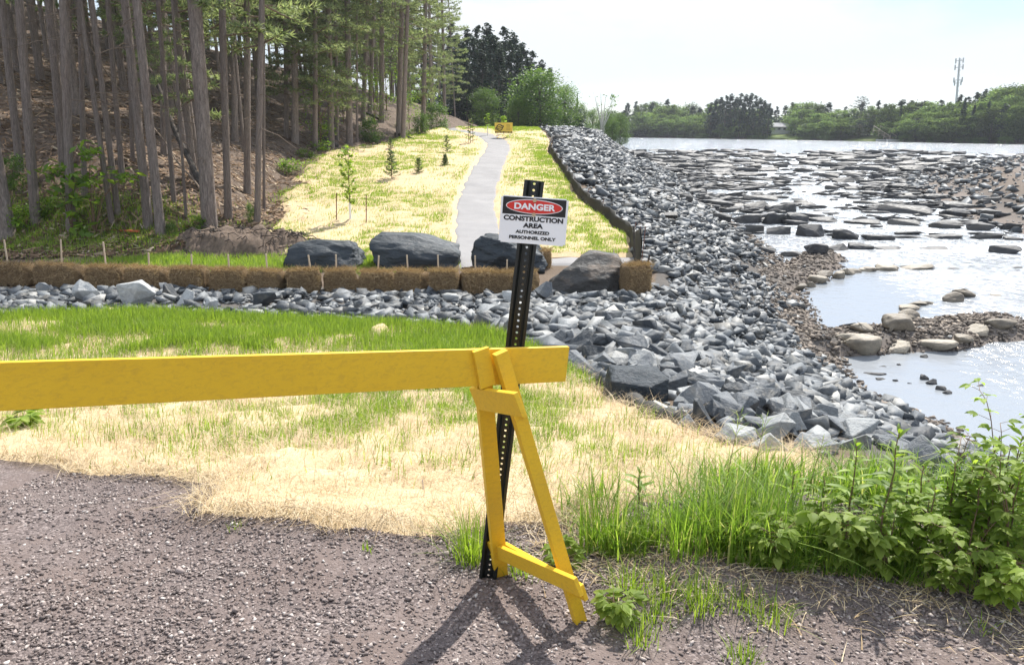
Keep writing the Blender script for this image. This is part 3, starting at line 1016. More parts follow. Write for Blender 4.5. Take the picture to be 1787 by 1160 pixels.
# ---- rows of slabs across the rapids
ROWS = [zoomed(r, 1050, 80, 2.4247) for r in [
    [(1215, 950, 95, 30), (1350, 947, 140, 20), (1060, 962, 90, 22), (1130, 955, 80, 22), (1480, 945, 90, 8), (1760, 940, 50, 10)],
    [(700, 882, 85, 25), (810, 892, 90, 25), (915, 882, 100, 40), (1010, 868, 90, 28), (1110, 862, 110, 28), (1230, 864, 130, 16), (1410, 863, 140, 13), (1722, 882, 125, 36)],
    [(895, 808, 118, 48), (1040, 820, 108, 42), (1182, 822, 140, 26), (1300, 814, 130, 14), (1468, 817, 150, 20), (1638, 817, 145, 24), (1755, 823, 80, 18), (752, 798, 106, 34), (640, 792, 110, 34)],
    [(625, 750, 120, 36), (735, 754, 106, 44), (838, 746, 98, 38), (950, 747, 122, 22), (1115, 755, 150, 22), (1292, 762, 132, 26), (1472, 773, 140, 32), (1612, 782, 112, 34), (1740, 777, 92, 25),
     (500, 742, 110, 28), (390, 730, 90, 16), (280, 728, 90, 18)],
    [(1305, 714, 222, 34), (1508, 724, 132, 30), (1645, 714, 100, 20), (665, 690, 116, 28), (778, 702, 96, 30), (490, 690, 150, 34), (950, 702, 90, 8), (1150, 703, 90, 8), (1700, 724, 90, 16)],
    [(350, 660, 84, 34), (265, 654, 84, 16), (680, 657, 150, 22), (1130, 669, 112, 14), (1246, 671, 76, 14), (1380, 684, 112, 20), (1532, 690, 132, 24), (1650, 664, 110, 20)],
    [(280, 598, 76, 16), (365, 601, 80, 18), (455, 603, 74, 20), (540, 601, 100, 22), (640, 599, 130, 15), (1030, 628, 62, 10), (1137, 629, 84, 16), (1240, 637, 122, 16), (400, 622, 100, 15), (210, 622, 90, 18), (1420, 650, 90, 20)],
    [(980, 608, 62, 18), (1066, 610, 62, 13), (1150, 609, 82, 20), (1260, 606, 92, 22), (1190, 588, 90, 14), (560, 577, 90, 12), (755, 579, 56, 11), (880, 576, 60, 10), (1030, 580, 92, 22), (1106, 583, 56, 16), (90, 575, 90, 14), (940, 574, 60, 12)],
    [(345, 547, 70, 12), (420, 551, 95, 16), (515, 549, 95, 15), (640, 552, 150, 17), (790, 556, 70, 8), (875, 560, 60, 9), (970, 558, 84, 17), (1072, 561, 60, 15), (1162, 562, 62, 20), (1240, 550, 80, 16), (330, 528, 80, 10)],
]]
for i, row in enumerate(ROWS):
    for j, (px, py, a, b) in enumerate(sorted(row, key=lambda q: q[0])):
        stone_at('river_rock', SLABS if i else TANS if j < 3 else SLABS, px, py, a, b,
                 'dark river slab, %s from left in the %s rapids row counted from near' % (ORD[j], ORD[i]),
                 'river rock', 'slabs in rows across the rapids', True, i * 3 + j, deep=.5, tilt=.07)
# farther rows, each slab read along the river's width
g2 = random.Random(4)
for i, py in enumerate([531, 520, 510, 500, 490, 481, 473, 466, 459, 453, 448]):
    y0 = 80 + py / 2.4247
    px = 1105 + g2.uniform(0, 30) if py > 470 else 1090
    n = 0
    while px < (1680 if py < 500 else 1660):
        wd = g2.uniform(22, 48) * (.7 + (py - 448) / 160)
        mid = 1330 < px < 1395 + (py - 440) * .25
        if not (mid and g2.random() < .75) and g2.random() < .86:
            if n < 20:
                stone_at('river_rock', SLABS, px + wd / 2, y0 + g2.uniform(-2, 2), wd, g2.uniform(3.2, 6.5) * (.75 + (py - 448) / 140),
                         'dark slab, %s from left in the %s of the crowded rows below the lake' % (ORD[n], ORD[10 - i]),
                         'river rock', 'slabs in the crowded rows below the lake', True, n * 5 + i, deep=.5, tilt=.06)
            n += 1
        px += wd * g2.uniform(.75, 1.15)

# ---- riprap: every stone of the bank and of the strip below the bales
def scatter_area(n, x0, x1, y0, y1, f, smin, smax, pw=2.2):
    x = rng.uniform(x0, x1, n); y = rng.uniform(y0, y1, n)
    k = rng.uniform(0, 1, n) < f(x, y)
    x, y = x[k], y[k]
    s = smin + (smax - smin) * rng.uniform(0, 1, len(x)) ** pw
    return x, y, s


def bank_f(x, y):
    up = x - K4(y)
    dwn = H(x, y) - zw(y)
    inside = sdf(x, y, SWALE) < -.12
    left = np.where(y < 17.5, (y > 12.0) & (y < 15.2), x > fence_x(y) + .12)
    ok = inside & (left | (up > .1) & (y < 17.6)) & (dwn > .02) & (x < K7(y)) & (m_gravel(x, y) < -1.0)
    b = bars(x, y)
    ok &= ~((y > 15.0) & (x < 3.4) & (y < 17.6)) & (y > 7)
    wave = np.clip(.86 + .3 * vnoise(x * .6, y * .6, 5), 0, 1)
    return ok * wave * np.clip(1 - 1.5 * b, .03, 1) * sstep(-.05, .5, dwn)


def strip_f(x, y):
    return ((sdf(x, y, SWALE) < -.06) & (y > 11.2) & (y < 15.15) & (x < 3.4)) * 1.0


def low_f(x, y):
    up = x - K4(y)
    return ((sdf(x, y, SWALE) < -.08) & (x > -.4) & (m_gravel(x, y) < -.35) & (y < 12.5) & (y > 4.5) & (H(x, y) > zw(y) + .02) & (x < K5(y))) * sstep(4.9, 5.9, y + .12 * x) * sstep(1.2, 1.6, x + .35 * np.clip(y - 5.5, 0, 9))


def right_f(x, y):
    return ((x > K7(y) - 1.0) & (H(x, y) > zw(y)) & (x < K7(y) + 9 + 3 * vnoise(x * .3, y * .3, 3)) & (y < 82)) * .8


P = []
for a in (scatter_area(28000, -.5, 15, 6, 26, bank_f, .07, .40, 4.5), scatter_area(6500, -15, 3.6, 11, 15.3, strip_f, .07, .32, 3.0), scatter_area(8500, -.4, 9, 4.5, 12.5, low_f, .08, .44, 3.2),
          scatter_area(34000, 2, 15, 26, 96, bank_f, .12, .50, 4.5), scatter_area(15000, 20, 70, 22, 82, right_f, .14, .75, 4.0)):
    P.append(np.stack(a, -1))
P = np.concatenate(P)
ok = np.ones(len(P), bool)
for (tx, ty, tr) in TAKEN:
    ok &= np.hypot(P[:, 0] - tx, P[:, 1] - ty) > tr * .8 + P[:, 2] * .45
P = P[ok]
z = H(P[:, 0], P[:, 1])
pos = np.stack([P[:, 0], P[:, 1], z + P[:, 2] * .16], -1)
ax, ay, ad = project(pos)
vis = (ax > 5) & (ax < IMG_W - 5) & (ay > 200) & (ay < IMG_H)
show = np.where(vis, P[:, 2] / ad, 0)
# skip those that the yellow board hides when choosing the ones to single out
show = np.where((ax < 990) & (ay > 605), 0, show)
order = np.argsort(-show)
NB = 250
big, rest = order[:NB], order[NB:]
for i in big:
    x, y, s = P[i]
    me = STONES[int(i) % len(STONES)]
    below = y > 11 and x < 2.5
    lab = 'grey angular riprap stone among many like it in the strip below the bales' if below else 'grey angular riprap stone among many like it on the near bank slope'
    o = link('riprap_stone', me, None, tuple(pos[i]), None, lab, 'stone', 'riprap stones of the strip' if below else 'riprap stones of the near bank')
    o.scale = (s * random.uniform(.9, 1.35), s * random.uniform(.7, 1.0), s * random.uniform(.5, .8))
    o.rotation_euler = (random.uniform(-.5, .5), random.uniform(-.5, .5), random.uniform(0, 6.28))
pr = pos[rest]
sc = P[rest, 2][:, None] * np.stack([rng.uniform(.8, 1.4, len(rest)), rng.uniform(.65, 1.0, len(rest)), rng.uniform(.35, .75, len(rest))], -1)
V, T = scatter_mesh(LOW, pr, rot_mats(len(rest), .55), sc)
link('riprap', np_mesh('riprap', V, T, mat=M['stone']), kind='stuff', label='dark grey crushed rock covering the river banks', cat='riprap')

def row_mats(n):
    a = rng.normal(0, .2, n); t_ = rng.normal(0, .09, n)
    A = np.zeros((n, 3, 3)); A[:, 0, 0] = np.cos(a); A[:, 0, 1] = -np.sin(a); A[:, 1, 0] = np.sin(a); A[:, 1, 1] = np.cos(a); A[:, 2, 2] = 1
    B = np.zeros((n, 3, 3)); B[:, 0, 0] = np.cos(t_); B[:, 0, 2] = np.sin(t_); B[:, 2, 0] = -np.sin(t_); B[:, 2, 2] = np.cos(t_); B[:, 1, 1] = 1
    return A @ B


# broken rock between the slabs of the rapids
n = 26000
y = 33 + 59 * rng.uniform(0, 1, n) ** .8; x = K5(y) - 1 + (K7(y) - K5(y) + 2) * rng.uniform(0, 1, n)
fx = (x - K5(y)) / (K7(y) - K5(y))
sidew = np.maximum(np.exp(-(fx / .30) ** 2), .9 * np.exp(-((1 - fx) / .33) ** 2)) * sstep(33, 46, y)
rowf = .5 + .5 * np.sin((y + .12 * np.abs(x - 18) + 1.2 * fbm(x * .2, y * .2, 71, 3)) * 2 * np.pi / 5.2 + 2.2)
den = np.clip(sidew * (.07 + .93 * rowf ** 2.5) + .3 * sstep(66, 84, y) * rowf * (1 - .8 * np.exp(-((fx - .42) / .1) ** 2)), 0, 1) * .5
k = rng.uniform(0, 1, n) < den
x, y = x[k], y[k]; n = len(x)
s = .35 + .75 * rng.uniform(0, 1, n) ** 2
wz = np.maximum(zw(y), H(x, y))
V, T = scatter_mesh(LOW, np.stack([x, y, wz + .02], -1), row_mats(n), s[:, None] * np.stack([rng.uniform(1.0, 2.2, n), rng.uniform(.5, .9, n), rng.uniform(.18, .36, n)], -1))
link('broken_rock', np_mesh('broken_rock', V, T, mat=M['slab']), kind='stuff', label='broken dark rock between the slabs of the rapids', cat='rubble')

# brown pebbles on the bars and along the water
n = 26000
x = np.concatenate([rng.uniform(6, 15.5, n), rng.uniform(6, 13, n // 2)]); y = np.concatenate([rng.uniform(14, 36, n), rng.uniform(12, 24, n // 2)])
d = H(x, y) - zw(y)
k = (d > -.03) & (d < .5) & (rng.uniform(0, 1, len(x)) < .9)
x, y, d = x[k], y[k], d[k]
s = .035 + .13 * rng.uniform(0, 1, len(x)) ** 3
V, T = scatter_mesh(CHIP, np.stack([x, y, d + zw(y) + s * .12], -1), rot_mats(len(x), .6), s[:, None] * np.stack([rng.uniform(.8, 1.3, len(x)), rng.uniform(.7, 1, len(x)), rng.uniform(.4, .8, len(x))], -1))
link('pebbles', np_mesh('pebbles', V, T, mat=M['pebble']), kind='stuff', label='brown pebbles on the gravel bars by the water', cat='pebbles')

# loose chips on the gravel in front
n = 230000
x = rng.uniform(-2.9, 3.2, n); y = 1.5 + 3.2 * rng.uniform(0, 1, n) ** 1.25
k = (m_gravel(x, y) > -.08) & (np.abs(x) < .74 * y + .4)
k &= rng.uniform(0, 1, n) < np.clip(.62 + .55 * fbm(x * 1.3, y * 1.3, 90, 3), .12, 1)
x, y = x[k], y[k]
s = .0035 + .017 * rng.uniform(0, 1, len(x)) ** 3.0
s = np.where(rng.uniform(0, 1, len(x)) < .002, s + .02, s)
V, T = scatter_mesh(CHIP, np.stack([x, y, H(x, y) + s * .16], -1), rot_mats(len(x), .7), s[:, None] * np.stack([rng.uniform(.8, 1.4, len(x)), rng.uniform(.7, 1, len(x)), rng.uniform(.4, .85, len(x))], -1))
link('gravel_chips', np_mesh('gravel_chips', V, T, mat=M['chip']), kind='stuff', label='loose purple-grey gravel chips in the foreground', cat='gravel')

# ================================================================== BARRICADE
CF = Vector((0, math.cos(PITCH), -math.sin(PITCH)))
brL, brR = at_depth(0, 631, 2.10), at_depth(992, 604, 2.95)
bd = (brR - brL).normalized()                      # along the board
fr = Vector((bd.y, -bd.x, 0)).normalized()         # its face, towards the viewer
up = fr.cross(bd) * -1
if up.z < 0: up = -up
barr = thing('barricade', 'yellow wooden sawhorse barricade with one long plank across the straw', 'barricade', tuple((brR.x, brR.y, hz(brR.x, brR.y))))


def wpart(name, geo, mat='yellow', parent=None, bevel=.0025, **kw):
    o = geo.obj(name, M[mat], None, bevel=bevel, **kw)
    p = parent or barr
    o.parent = p
    o.matrix_parent_inverse = Matrix.Translation(-Vector(barr.location))
    return o


BW = .138
g = Geo(); pL = brL - bd * .75
g.beam(pL - up * BW / 2, brR - up * BW / 2, BW, .019, up)
plank = wpart('plank', g)
face = lambda px, py, off=0.0: None


def on_plane(px, py, off):
    """where the pixel's ray meets the plane of the plank's face, moved forward by off"""
    d = Vector(rays(px, py)); o = Vector((0, 0, CAM_Z)); p0 = brR + fr * (.0095 + off)
    t = (p0 - o).dot(fr) / d.dot(fr)
    return o + d * t


# cleat on the face of the plank
a, b = on_plane(838, 609, .0095), on_plane(851, 674, .0095)
g = Geo(); g.beam(a, b, .062, .019, bd); wpart('cleat', g)
# the two splayed legs
foot_n = Vector(gpts([1013], [1082])[0]); foot_f = Vector(gpts([874], [1001])[0])
top_n = on_plane(872, 614, .036)
g = Geo(); g.beam(top_n, foot_n - Vector((0, 0, .01)), .052, .034, bd); wpart('leg', g)
top_f = on_plane(848, 676, .0) - fr * .03
g = Geo(); g.beam(top_f + up * .02, foot_f - Vector((0, 0, .02)), .062, .034, bd); wpart('leg', g)
# upper ties either side of the legs
ax = (foot_n - foot_f); ax.z = 0; ax.normalize()


def leg_at(t, which):
    return (top_n + (foot_n - top_n) * t) if which else (top_f + (foot_f - top_f) * t)


nrm = (foot_n - top_n).cross(foot_f - top_f).normalized()
if nrm.dot(CF) > 0: nrm = -nrm                     # towards the viewer
def tie(name, pxa, pxb, wid, offs, ext=0):
    g = Geo()
    c = (leg_at(.2, 0) + leg_at(.2, 1)) / 2 + nrm * offs
    def hit(px, py):
        d = Vector(rays(px, py)); o = Vector((0, 0, CAM_Z))
        t = (c - o).dot(nrm) / d.dot(nrm); return o + d * t
    p, q = hit(*pxa), hit(*pxb)
    s = nrm.cross(q - p).normalized()
    g.beam(p, q, wid, .019, s)
    return wpart(name, g)


tie('upper_tie', (829, 694), (908, 706), .090, .050)
tie('upper_tie', (862, 700), (912, 712), .078, -.037)
tie('lower_tie', (854, 955), (1010, 1024), .078, .042)
tie('lower_tie', (885, 958), (1020, 1034), .074, -.037)
# nail heads
def nails(parent_part, pts, off):
    g = Geo()
    for q in pts:
        g.tube([q, q + off * .0015], .0042, 7)
    o = g.obj('nail_heads', M['dark_bark']); o.parent = parent_part
    o.matrix_parent_inverse = parent_part.matrix_parent_inverse.copy()
nails(plank, [on_plane(a, b, .0205 if a < 856 else .0005) for a, b in ((835, 615), (851, 634), (849, 658), (841, 620), (897, 611), (912, 660), (907, 668))], fr)
# the far trestle, beyond the edge of the view
for s in (1, -1):
    c = pL + bd * .3
    g = Geo(); f = c + fr * s * .28; f.z = hz(f.x, f.y) - .01
    g.beam(c + fr * s * .03, f, .07, .034, bd); wpart('leg', g)

# ================================================================== SIGN POST
pb = Vector(gpts([851], [1011])[0])
top = at_y(933, 311, pb.y + .06)
pdir = (top - pb).normalized()
plen = (top - pb).length
post = thing('sign_post', 'leaning black perforated steel post carrying a danger sign', 'sign post', tuple(pb))
xax = Vector((1, -.10, 0)); xax = (xax - pdir * xax.dot(pdir)).normalized()
yax = pdir.cross(xax)
post.matrix_world = Matrix.Translation(pb) @ Matrix((xax, yax, pdir)).transposed().to_4x4()
# hat-shaped channel with real holes in its web; y is away from the viewer
V, F = [], []
pitch = .0254
nh = int(plen / pitch) + 6
z0 = -6 * pitch
for k in range(nh):
    zb = z0 + k * pitch; zc = zb + pitch / 2; zt = zb + pitch
    o = len(V)
    hw = .0135
    sq = [(-hw, zb), (0, zb), (hw, zb), (hw, zc), (hw, zt), (0, zt), (-hw, zt), (-hw, zc)]
    for x, zz in sq: V.append((x, .022, zz))
    for q in range(8):
        an = math.radians(-135 + 45 * q)
        V.append((.0052 * math.cos(an), .022, zc + .0052 * math.sin(an)))
    for q in range(8):
        F.append((o + q, o + (q + 1) % 8, o + 8 + (q + 1) % 8, o + 8 + q))
prof = [(-.0395, 0.0), (-.028, 0.0), (-.019, .020), (-.0135, .022)]
for sgn in (-1, 1):
    o = len(V)
    for zz in (z0, z0 + nh * pitch):
        for x, y in prof: V.append((x * -sgn, y, zz))
    for q in range(3):
        F.append((o + q, o + q + 1, o + 4 + q + 1, o + 4 + q))
me = bpy.data.meshes.new('post'); me.from_pydata(V, [], F); me.materials.append(M['black_steel'])
bm = bmesh.new(); bm.from_mesh(me); bmesh.ops.remove_doubles(bm, verts=bm.verts, dist=.0003); bmesh.ops.recalc_face_normals(bm, faces=bm.faces); bm.to_mesh(me); bm.free()
po = link('post', me, post)
md = po.modifiers.new('thick', 'SOLIDIFY'); md.thickness = .003

# the panel: white with a black head, a red oval and lettering
SW, SH, STH = .246, .170, .004
pn = thing('sign_panel', None, None)
pn['label'] = 'white danger sign panel with a red oval'
pn.parent = post
del pn['label']
sc_ = at_y(930, 386, pb.y + .02)
loc = post.matrix_world.inverted() @ sc_
tiltm = Matrix.Rotation(R(3.0), 4, 'Y') @ Matrix.Rotation(R(-3), 4, 'Z')
pn.matrix_parent_inverse = Matrix.Identity(4)
pn.matrix_basis = Matrix.Translation((loc.x, -.009, loc.z)) @ Matrix.Rotation(R(-2.6), 4, 'Y') @ Matrix.Rotation(R(2), 4, 'Z') @ Matrix.Scale(1.09, 4)
bpy.context.view_layer.update()
bm = bmesh.new()
bmesh.ops.create_grid(bm, x_segments=1, y_segments=1, size=.5)
ret = bmesh.ops.bevel(bm, geom=list(bm.verts), offset=.03, segments=4, affect='VERTICES')
for v in bm.verts: v.co = Vector((v.co.x * SW, 0, v.co.y * SH))
r = bmesh.ops.extrude_face_region(bm, geom=list(bm.faces))
for v in [e for e in r['geom'] if isinstance(e, bmesh.types.BMVert)]: v.co.y += STH
bmesh.ops.recalc_face_normals(bm, faces=bm.faces)
me = bpy.data.meshes.new('plate'); bm.to_mesh(me); bm.free(); me.materials.append(M['white'])
link('plate', me, pn)
g = Geo(); g.box((0, -.0006, .050), (SW * .935, .001, .062)); g.obj('black_header', M['black'], pn)


def oval(name, a, b, y, th, mat, parent):
    g = Geo(); n = 48
    f = [(a * math.cos(2 * math.pi * k / n), y, b * math.sin(2 * math.pi * k / n)) for k in range(n)]
    bk_ = [(p[0], y + th, p[2]) for p in f]
    g.add(f + bk_, [tuple(range(n))] + [(k, k + n, (k + 1) % n + n, (k + 1) % n) for k in range(n)])
    o = g.obj(name, M[mat], parent); o.location = (0, 0, .050); return o


oval('white_oval', .1035, .0262, -.0021, .001, 'white', pn)
oval('red_oval', .1005, .0235, -.0029, .001, 'red', pn)


def text(name, s, x, z, size, sx, mat, parent, y, weight=.0):
    cu = bpy.data.curves.new(name, 'FONT')
    cu.body = s; cu.size = size; cu.align_x = 'CENTER'; cu.align_y = 'CENTER'; cu.offset = weight; cu.extrude = .0004
    tmp = bpy.data.objects.new('tmp_text', cu); COL.objects.link(tmp)
    bpy.context.view_layer.update()
    me = bpy.data.meshes.new_from_object(tmp.evaluated_get(bpy.context.evaluated_depsgraph_get()))
    bpy.data.objects.remove(tmp); bpy.data.curves.remove(cu)
    me.materials.clear(); me.materials.append(M[mat])
    o = link(name, me, parent, (x, y, z)); o.rotation_euler = (math.pi / 2, 0, 0); o.scale = (sx, 1, 1)
    return o


def fit_text(name, s, x, z, cap, width, mat, parent, y, weight):
    o = text(name, s, x, z, cap / .70, 1, mat, parent, y, weight)
    xs_ = [v.co.x for v in o.data.vertices]; ys_ = [v.co.y for v in o.data.vertices]
    o.scale = (width / (max(xs_) - min(xs_)), cap / (max(ys_) - min(ys_)), 1)
    o.location.z = z - (max(ys_) + min(ys_)) / 2 * o.scale.y
    return o


fit_text('lettering', 'DANGER', 0, .050, .0235, .150, 'white', pn, -.0036, .0013)
fit_text('lettering', 'CONSTRUCTION', 0, .0055, .0185, .218, 'black', pn, -.0007, .0012)
fit_text('lettering', 'AREA', 0, -.0185, .0175, .074, 'black', pn, -.0007, .0012)
fit_text('lettering', 'AUTHORIZED', 0, -.0425, .0125, .124, 'black', pn, -.0007, .0008)
fit_text('lettering', 'PERSONNEL ONLY', 0, -.0635, .0125, .172, 'black', pn, -.0007, .0008)
for zz in (.0735, .0225):
    g = Geo(); g.tube([(0, -.0005, zz), (0, -.006, zz)], .0072, 12); g.obj('bolt', M['bolt'], pn, bevel=0)

# ================================================================== BALES AND STAKES
seams = [-250, -172, -95, -22, 58, 146, 217, 293, 360, 432, 495, 560, 623, 689, 746, 802, 855, 897, 940]
def by_(px): return np.interp(px, [-250, 0, 300, 500, 940], [494, 500, 509, 514, 517])
def bale_mesh(L, Hh, D, seed):
    bm = bmesh.new(); bmesh.ops.create_cube(bm, size=1)
    bmesh.ops.subdivide_edges(bm, edges=bm.edges, cuts=9, use_grid_fill=True)
    for v in bm.verts:
        c = v.co * 2
        p = Vector([math.copysign(abs(q) ** 1.0, q) for q in c])
        m = (abs(c.x) ** 5 + abs(c.y) ** 5 + abs(c.z) ** 5) ** (1 / 5)
        p = c / max(m, .001) * max(abs(c.x), abs(c.y), abs(c.z))
        v.co = Vector((p.x * L / 2, p.y * D / 2, p.z * Hh / 2))
        nn = mnoise.fractal(v.co * 5 + Vector((seed * 3.1, 0, 0)), .8, 2, 4)
        v.co += p.normalized() * .028 * nn
        v.co -= Vector((0, p.y, p.z)) * .012 * sum(math.exp(-((v.co.x - q * L) / .02) ** 2) for q in (-.2, .2))
    me = bpy.data.meshes.new('bale'); bm.to_mesh(me); bm.free(); me.materials.append(M['bale'])
    me.polygons.foreach_set('use_smooth', [True] * len(me.polygons))
    # loose straws standing out of it
    n = 1100
    base = np.stack([rng.uniform(-.5, .5, n) * L, rng.uniform(-.52, .1, n) * D, rng.uniform(-.45, .5, n) * Hh], -1)
    top_ = rng.uniform(0, 1, n) < .55
    base[:, 0] *= .93; base[top_, 2] = Hh * .49; base[~top_, 1] = -D * .49
    an = rng.uniform(0, 2 * np.pi, n)
    d = np.stack([np.cos(an) * .9, np.where(top_, np.sin(an) * .8, -rng.uniform(.1, .6, n)), np.where(top_, rng.uniform(.1, .8, n), np.sin(an) * .8)], -1)
    ln = rng.uniform(.05, .17, n)[:, None]
    sd = np.stack([-d[:, 2], d[:, 0] * 0, d[:, 0]], -1) * .0045
    V = np.stack([base - sd, base + sd, base + d * ln], 1).reshape(-1, 3)
    return me, np_mesh('loose_straw', V, np.arange(3 * n).reshape(-1, 3), mat=M['bale_strand'])


marks = {3: 'cut by the left edge of view', }
nb = 0
for i in range(len(seams) - 1):
    if seams[i + 1] < -100: continue
    a, b = Vector(gpts([seams[i]], [by_(seams[i])])[0]), Vector(gpts([seams[i + 1]], [by_(seams[i + 1])])[0])
    L = (b - a).length
    bm_, st_ = bale_mesh(L * .935, .47, .42, i)
    c = (a + b) / 2
    fromr = len(seams) - 2 - i
    if fromr == 0: lab = 'short straw bale at the post end of the row, right of all the others'
    elif fromr < 9: lab = 'brown straw bale, %s from the right end of the long row' % ORD[fromr]
    else: lab = 'brown straw bale, %s from the left end of the long row' % ORD[max(0, nb)]
    e = thing('straw_bale', lab, 'straw bale', (c.x, c.y + .2, c.z), 'straw bales in a row across the slope')
    e.rotation_euler.z = math.atan2(b.y - a.y, b.x - a.x) + random.uniform(-.02, .02)
    for m_, nm in ((bm_, 'bale'), (st_, 'loose_straw')):
        link(nm, m_, e, (0, 0, .225 + random.uniform(-.015, .015)))
    nb += 1
p = gpt(1110, 517)
bm_, st_ = bale_mesh(.52, .62, .5, 60)
e = thing('straw_bale', 'lone straw bale on end between the dusty boulder and the riprap slope', 'straw bale', (p.x, p.y + .2, p.z))
link('bale', bm_, e, (0, 0, .28)); link('loose_straw', st_, e, (0, 0, .28)); e.rotation_euler.z = .3
p = gpt(944, 470)
bm_, st_ = bale_mesh(.5, .42, .4, 61)
e = thing('straw_bale', 'straw bale half hidden behind the dusty boulder and the sign post', 'straw bale', (p.x, p.y + .3, p.z))
link('bale', bm_, e, (0, 0, .2)); link('loose_straw', st_, e, (0, 0, .2))

stk = [(7, 418, 0), (106, 418, 8), (180, 422, 1), (259, 441, 4), (334, 444, 4), (398, 444, 1), (464, 443, 0), (538, 445, -6), (586, 444, 1), (661, 446, 6), (710, 445, -2), (764, 445, -1), (829, 446, 0), (885, 453, 1)]
for i, (px, py, ln) in enumerate(stk):
    p = gpt(px, by_(px)); p.y += .24
    tp = at_y(px, py, p.y + .02)
    g = Geo()
    bt = Vector((tp.x - ln * .012, p.y, p.z - .05)) - Vector(p)
    g.beam(bt, tp - Vector(p), .028, .022, (1, 0, 0))
    lab = 'thin wooden stake, %s from the left driven through the bale row' % ORD[i]
    o = g.obj('wooden_stake', M['stake'], bevel=.002, label=lab, cat='stake', group='wooden stakes through the bales'); o.location = p
for (px, py, y1, lab) in ((947, 440, 472, 'short wooden stake behind the danger sign post'), (1071, 435, 452, 'short wooden stake behind the dusty boulder'), (106, 418, 402, None)):
    if not lab: continue
    p = gpt(px, y1); tp = at_y(px, py, p.y)
    g = Geo(); g.beam((0, 0, -.05), tp - p, .03, .022, (1, 0, 0)); o = g.obj('wooden_stake', M['stake'], label=lab, cat='stake'); o.location = p

# ================================================================== SILT FENCE, BURIED SOCK
fpx = FENCE_PX
fpts, ftop = [], []
for px, y0, y1 in fpx:
    p = gpt(px, y0); d = depth_of(p)
    fpts.append(p); ftop.append(max(.42, (y0 - y1) * d / FPX))
fence = thing('silt_fence', 'long black silt fence curving between the seeded bank and the riprap', 'silt fence', tuple(fpts[2]))
g = Geo(); V = []; NS = 6
pts2, hs = [], []
for i in range(len(fpts) - 1):
    for k in range(NS):
        q = fpts[i].lerp(fpts[i + 1], k / NS); q.z = hz(q.x, q.y) - .03
        pts2.append(q); hs.append(ftop[i] + (ftop[i + 1] - ftop[i]) * k / NS)
for th in (-.012, .012):
    for i, (q, h_) in enumerate(zip(pts2, hs)):
        sag = .05 * math.sin(i * math.pi / 3) ** 2 + random.uniform(0, .03)
        for j, f in enumerate((0, .35, .7, 1.0)):
            wob = .07 * math.sin(i * 1.7 + j * 1.3) * f
            V.append((q.x + th + wob + .06 * f, q.y, q.z + (h_ - sag) * f))
n = len(pts2)
F = []
for s in (0, 1):
    for i in range(n - 1):
        for j in range(3):
            a = s * n * 4 + i * 4 + j
            F.append((a, a + 1, a + 5, a + 4) if s else (a, a + 4, a + 5, a + 1))
for i in range(n - 1): F.append((i * 4 + 3, i * 4 + 7, n * 4 + i * 4 + 7, n * 4 + i * 4 + 3))
g.add(V, F)
o = g.obj('fabric', M['fence'], fence, smooth=True); o.matrix_parent_inverse = Matrix.Translation(-Vector(fence.location))
for i in range(0, n, 5):
    q = pts2[i]
    g = Geo(); g.tube([q + Vector((.05, 0, -.05)), q + Vector((.09 + random.uniform(-.03, .05), 0, hs[i] + random.uniform(.02, .12)))], .010, 5)
    o = g.obj('stake', M['rust'], fence); o.matrix_parent_inverse = Matrix.Translation(-Vector(fence.location))
# the torn end by the lone bale
for (px, y0, px1, y1) in ((1117, 500, 1134, 445), (1109, 478, 1106, 395)):
    p = gpt(px, y0); tp = at_y(px1, y1, p.y)
    g = Geo(); g.beam((0, 0, -.1), tp - p, .03, .02, (1, 0, 0))
    o = g.obj('fence_post', M['dark_bark'], label='dark thin post leaning at the fence end' if px == 1117 else 'upright dark post where the silt fence ends', cat='post'); o.location = p

spx = [(985, 648), (1020, 663), (1055, 678), (1090, 700), (1125, 722), (1160, 738), (1186, 746)]
sp = [Vector(q) for q in gpts([a for a, b in spx], [b for a, b in spx])]
for q in sp: q.z = hz(q.x, q.y) + .05
g = Geo(); dense = []
for i in range(len(sp) - 1):
    for k in range(4): dense.append(sp[i].lerp(sp[i + 1], k / 4))
dense.append(sp[-1])
g.tube([q - sp[0] for q in dense], [.07 + .02 * math.sin(i * 1.9) for i in range(len(dense))], 10)
o = g.obj('erosion_sock', M['fence'], smooth=True, label='dark half buried erosion sock between the grass and the riprap', cat='erosion sock'); o.location = sp[0]

# ================================================================== SEEDED FIELD: young trees, sign
def leaf_cards(pos, size, mat, name='foliage', parent=None, long=1.0, seed=1, droop=0.0, upward=0.0):
    """leaf-sized folded faces at given points"""
    n = len(pos)
    gq = np.random.default_rng(seed)
    Rm = rot_mats(n, 1.2, gq)
    sz = size * gq.uniform(.6, 1.3, n)
    t4 = np.array([(-.5 * long, 0, 0), (0, -.3, .08), (.5 * long, 0, 0), (0, .3, .08)])
    V = np.einsum('nij,vj->nvi', Rm, t4) * sz[:, None, None] + pos[:, None, :]
    q = np.array([[0, 1, 2], [0, 2, 3]])
    T = (q[None] + (np.arange(n) * 4)[:, None, None]).reshape(-1, 3)
    me = np_mesh(name, V.reshape(-1, 3), T, mat=mat)
    return link(name, me, parent) if parent is not None else me


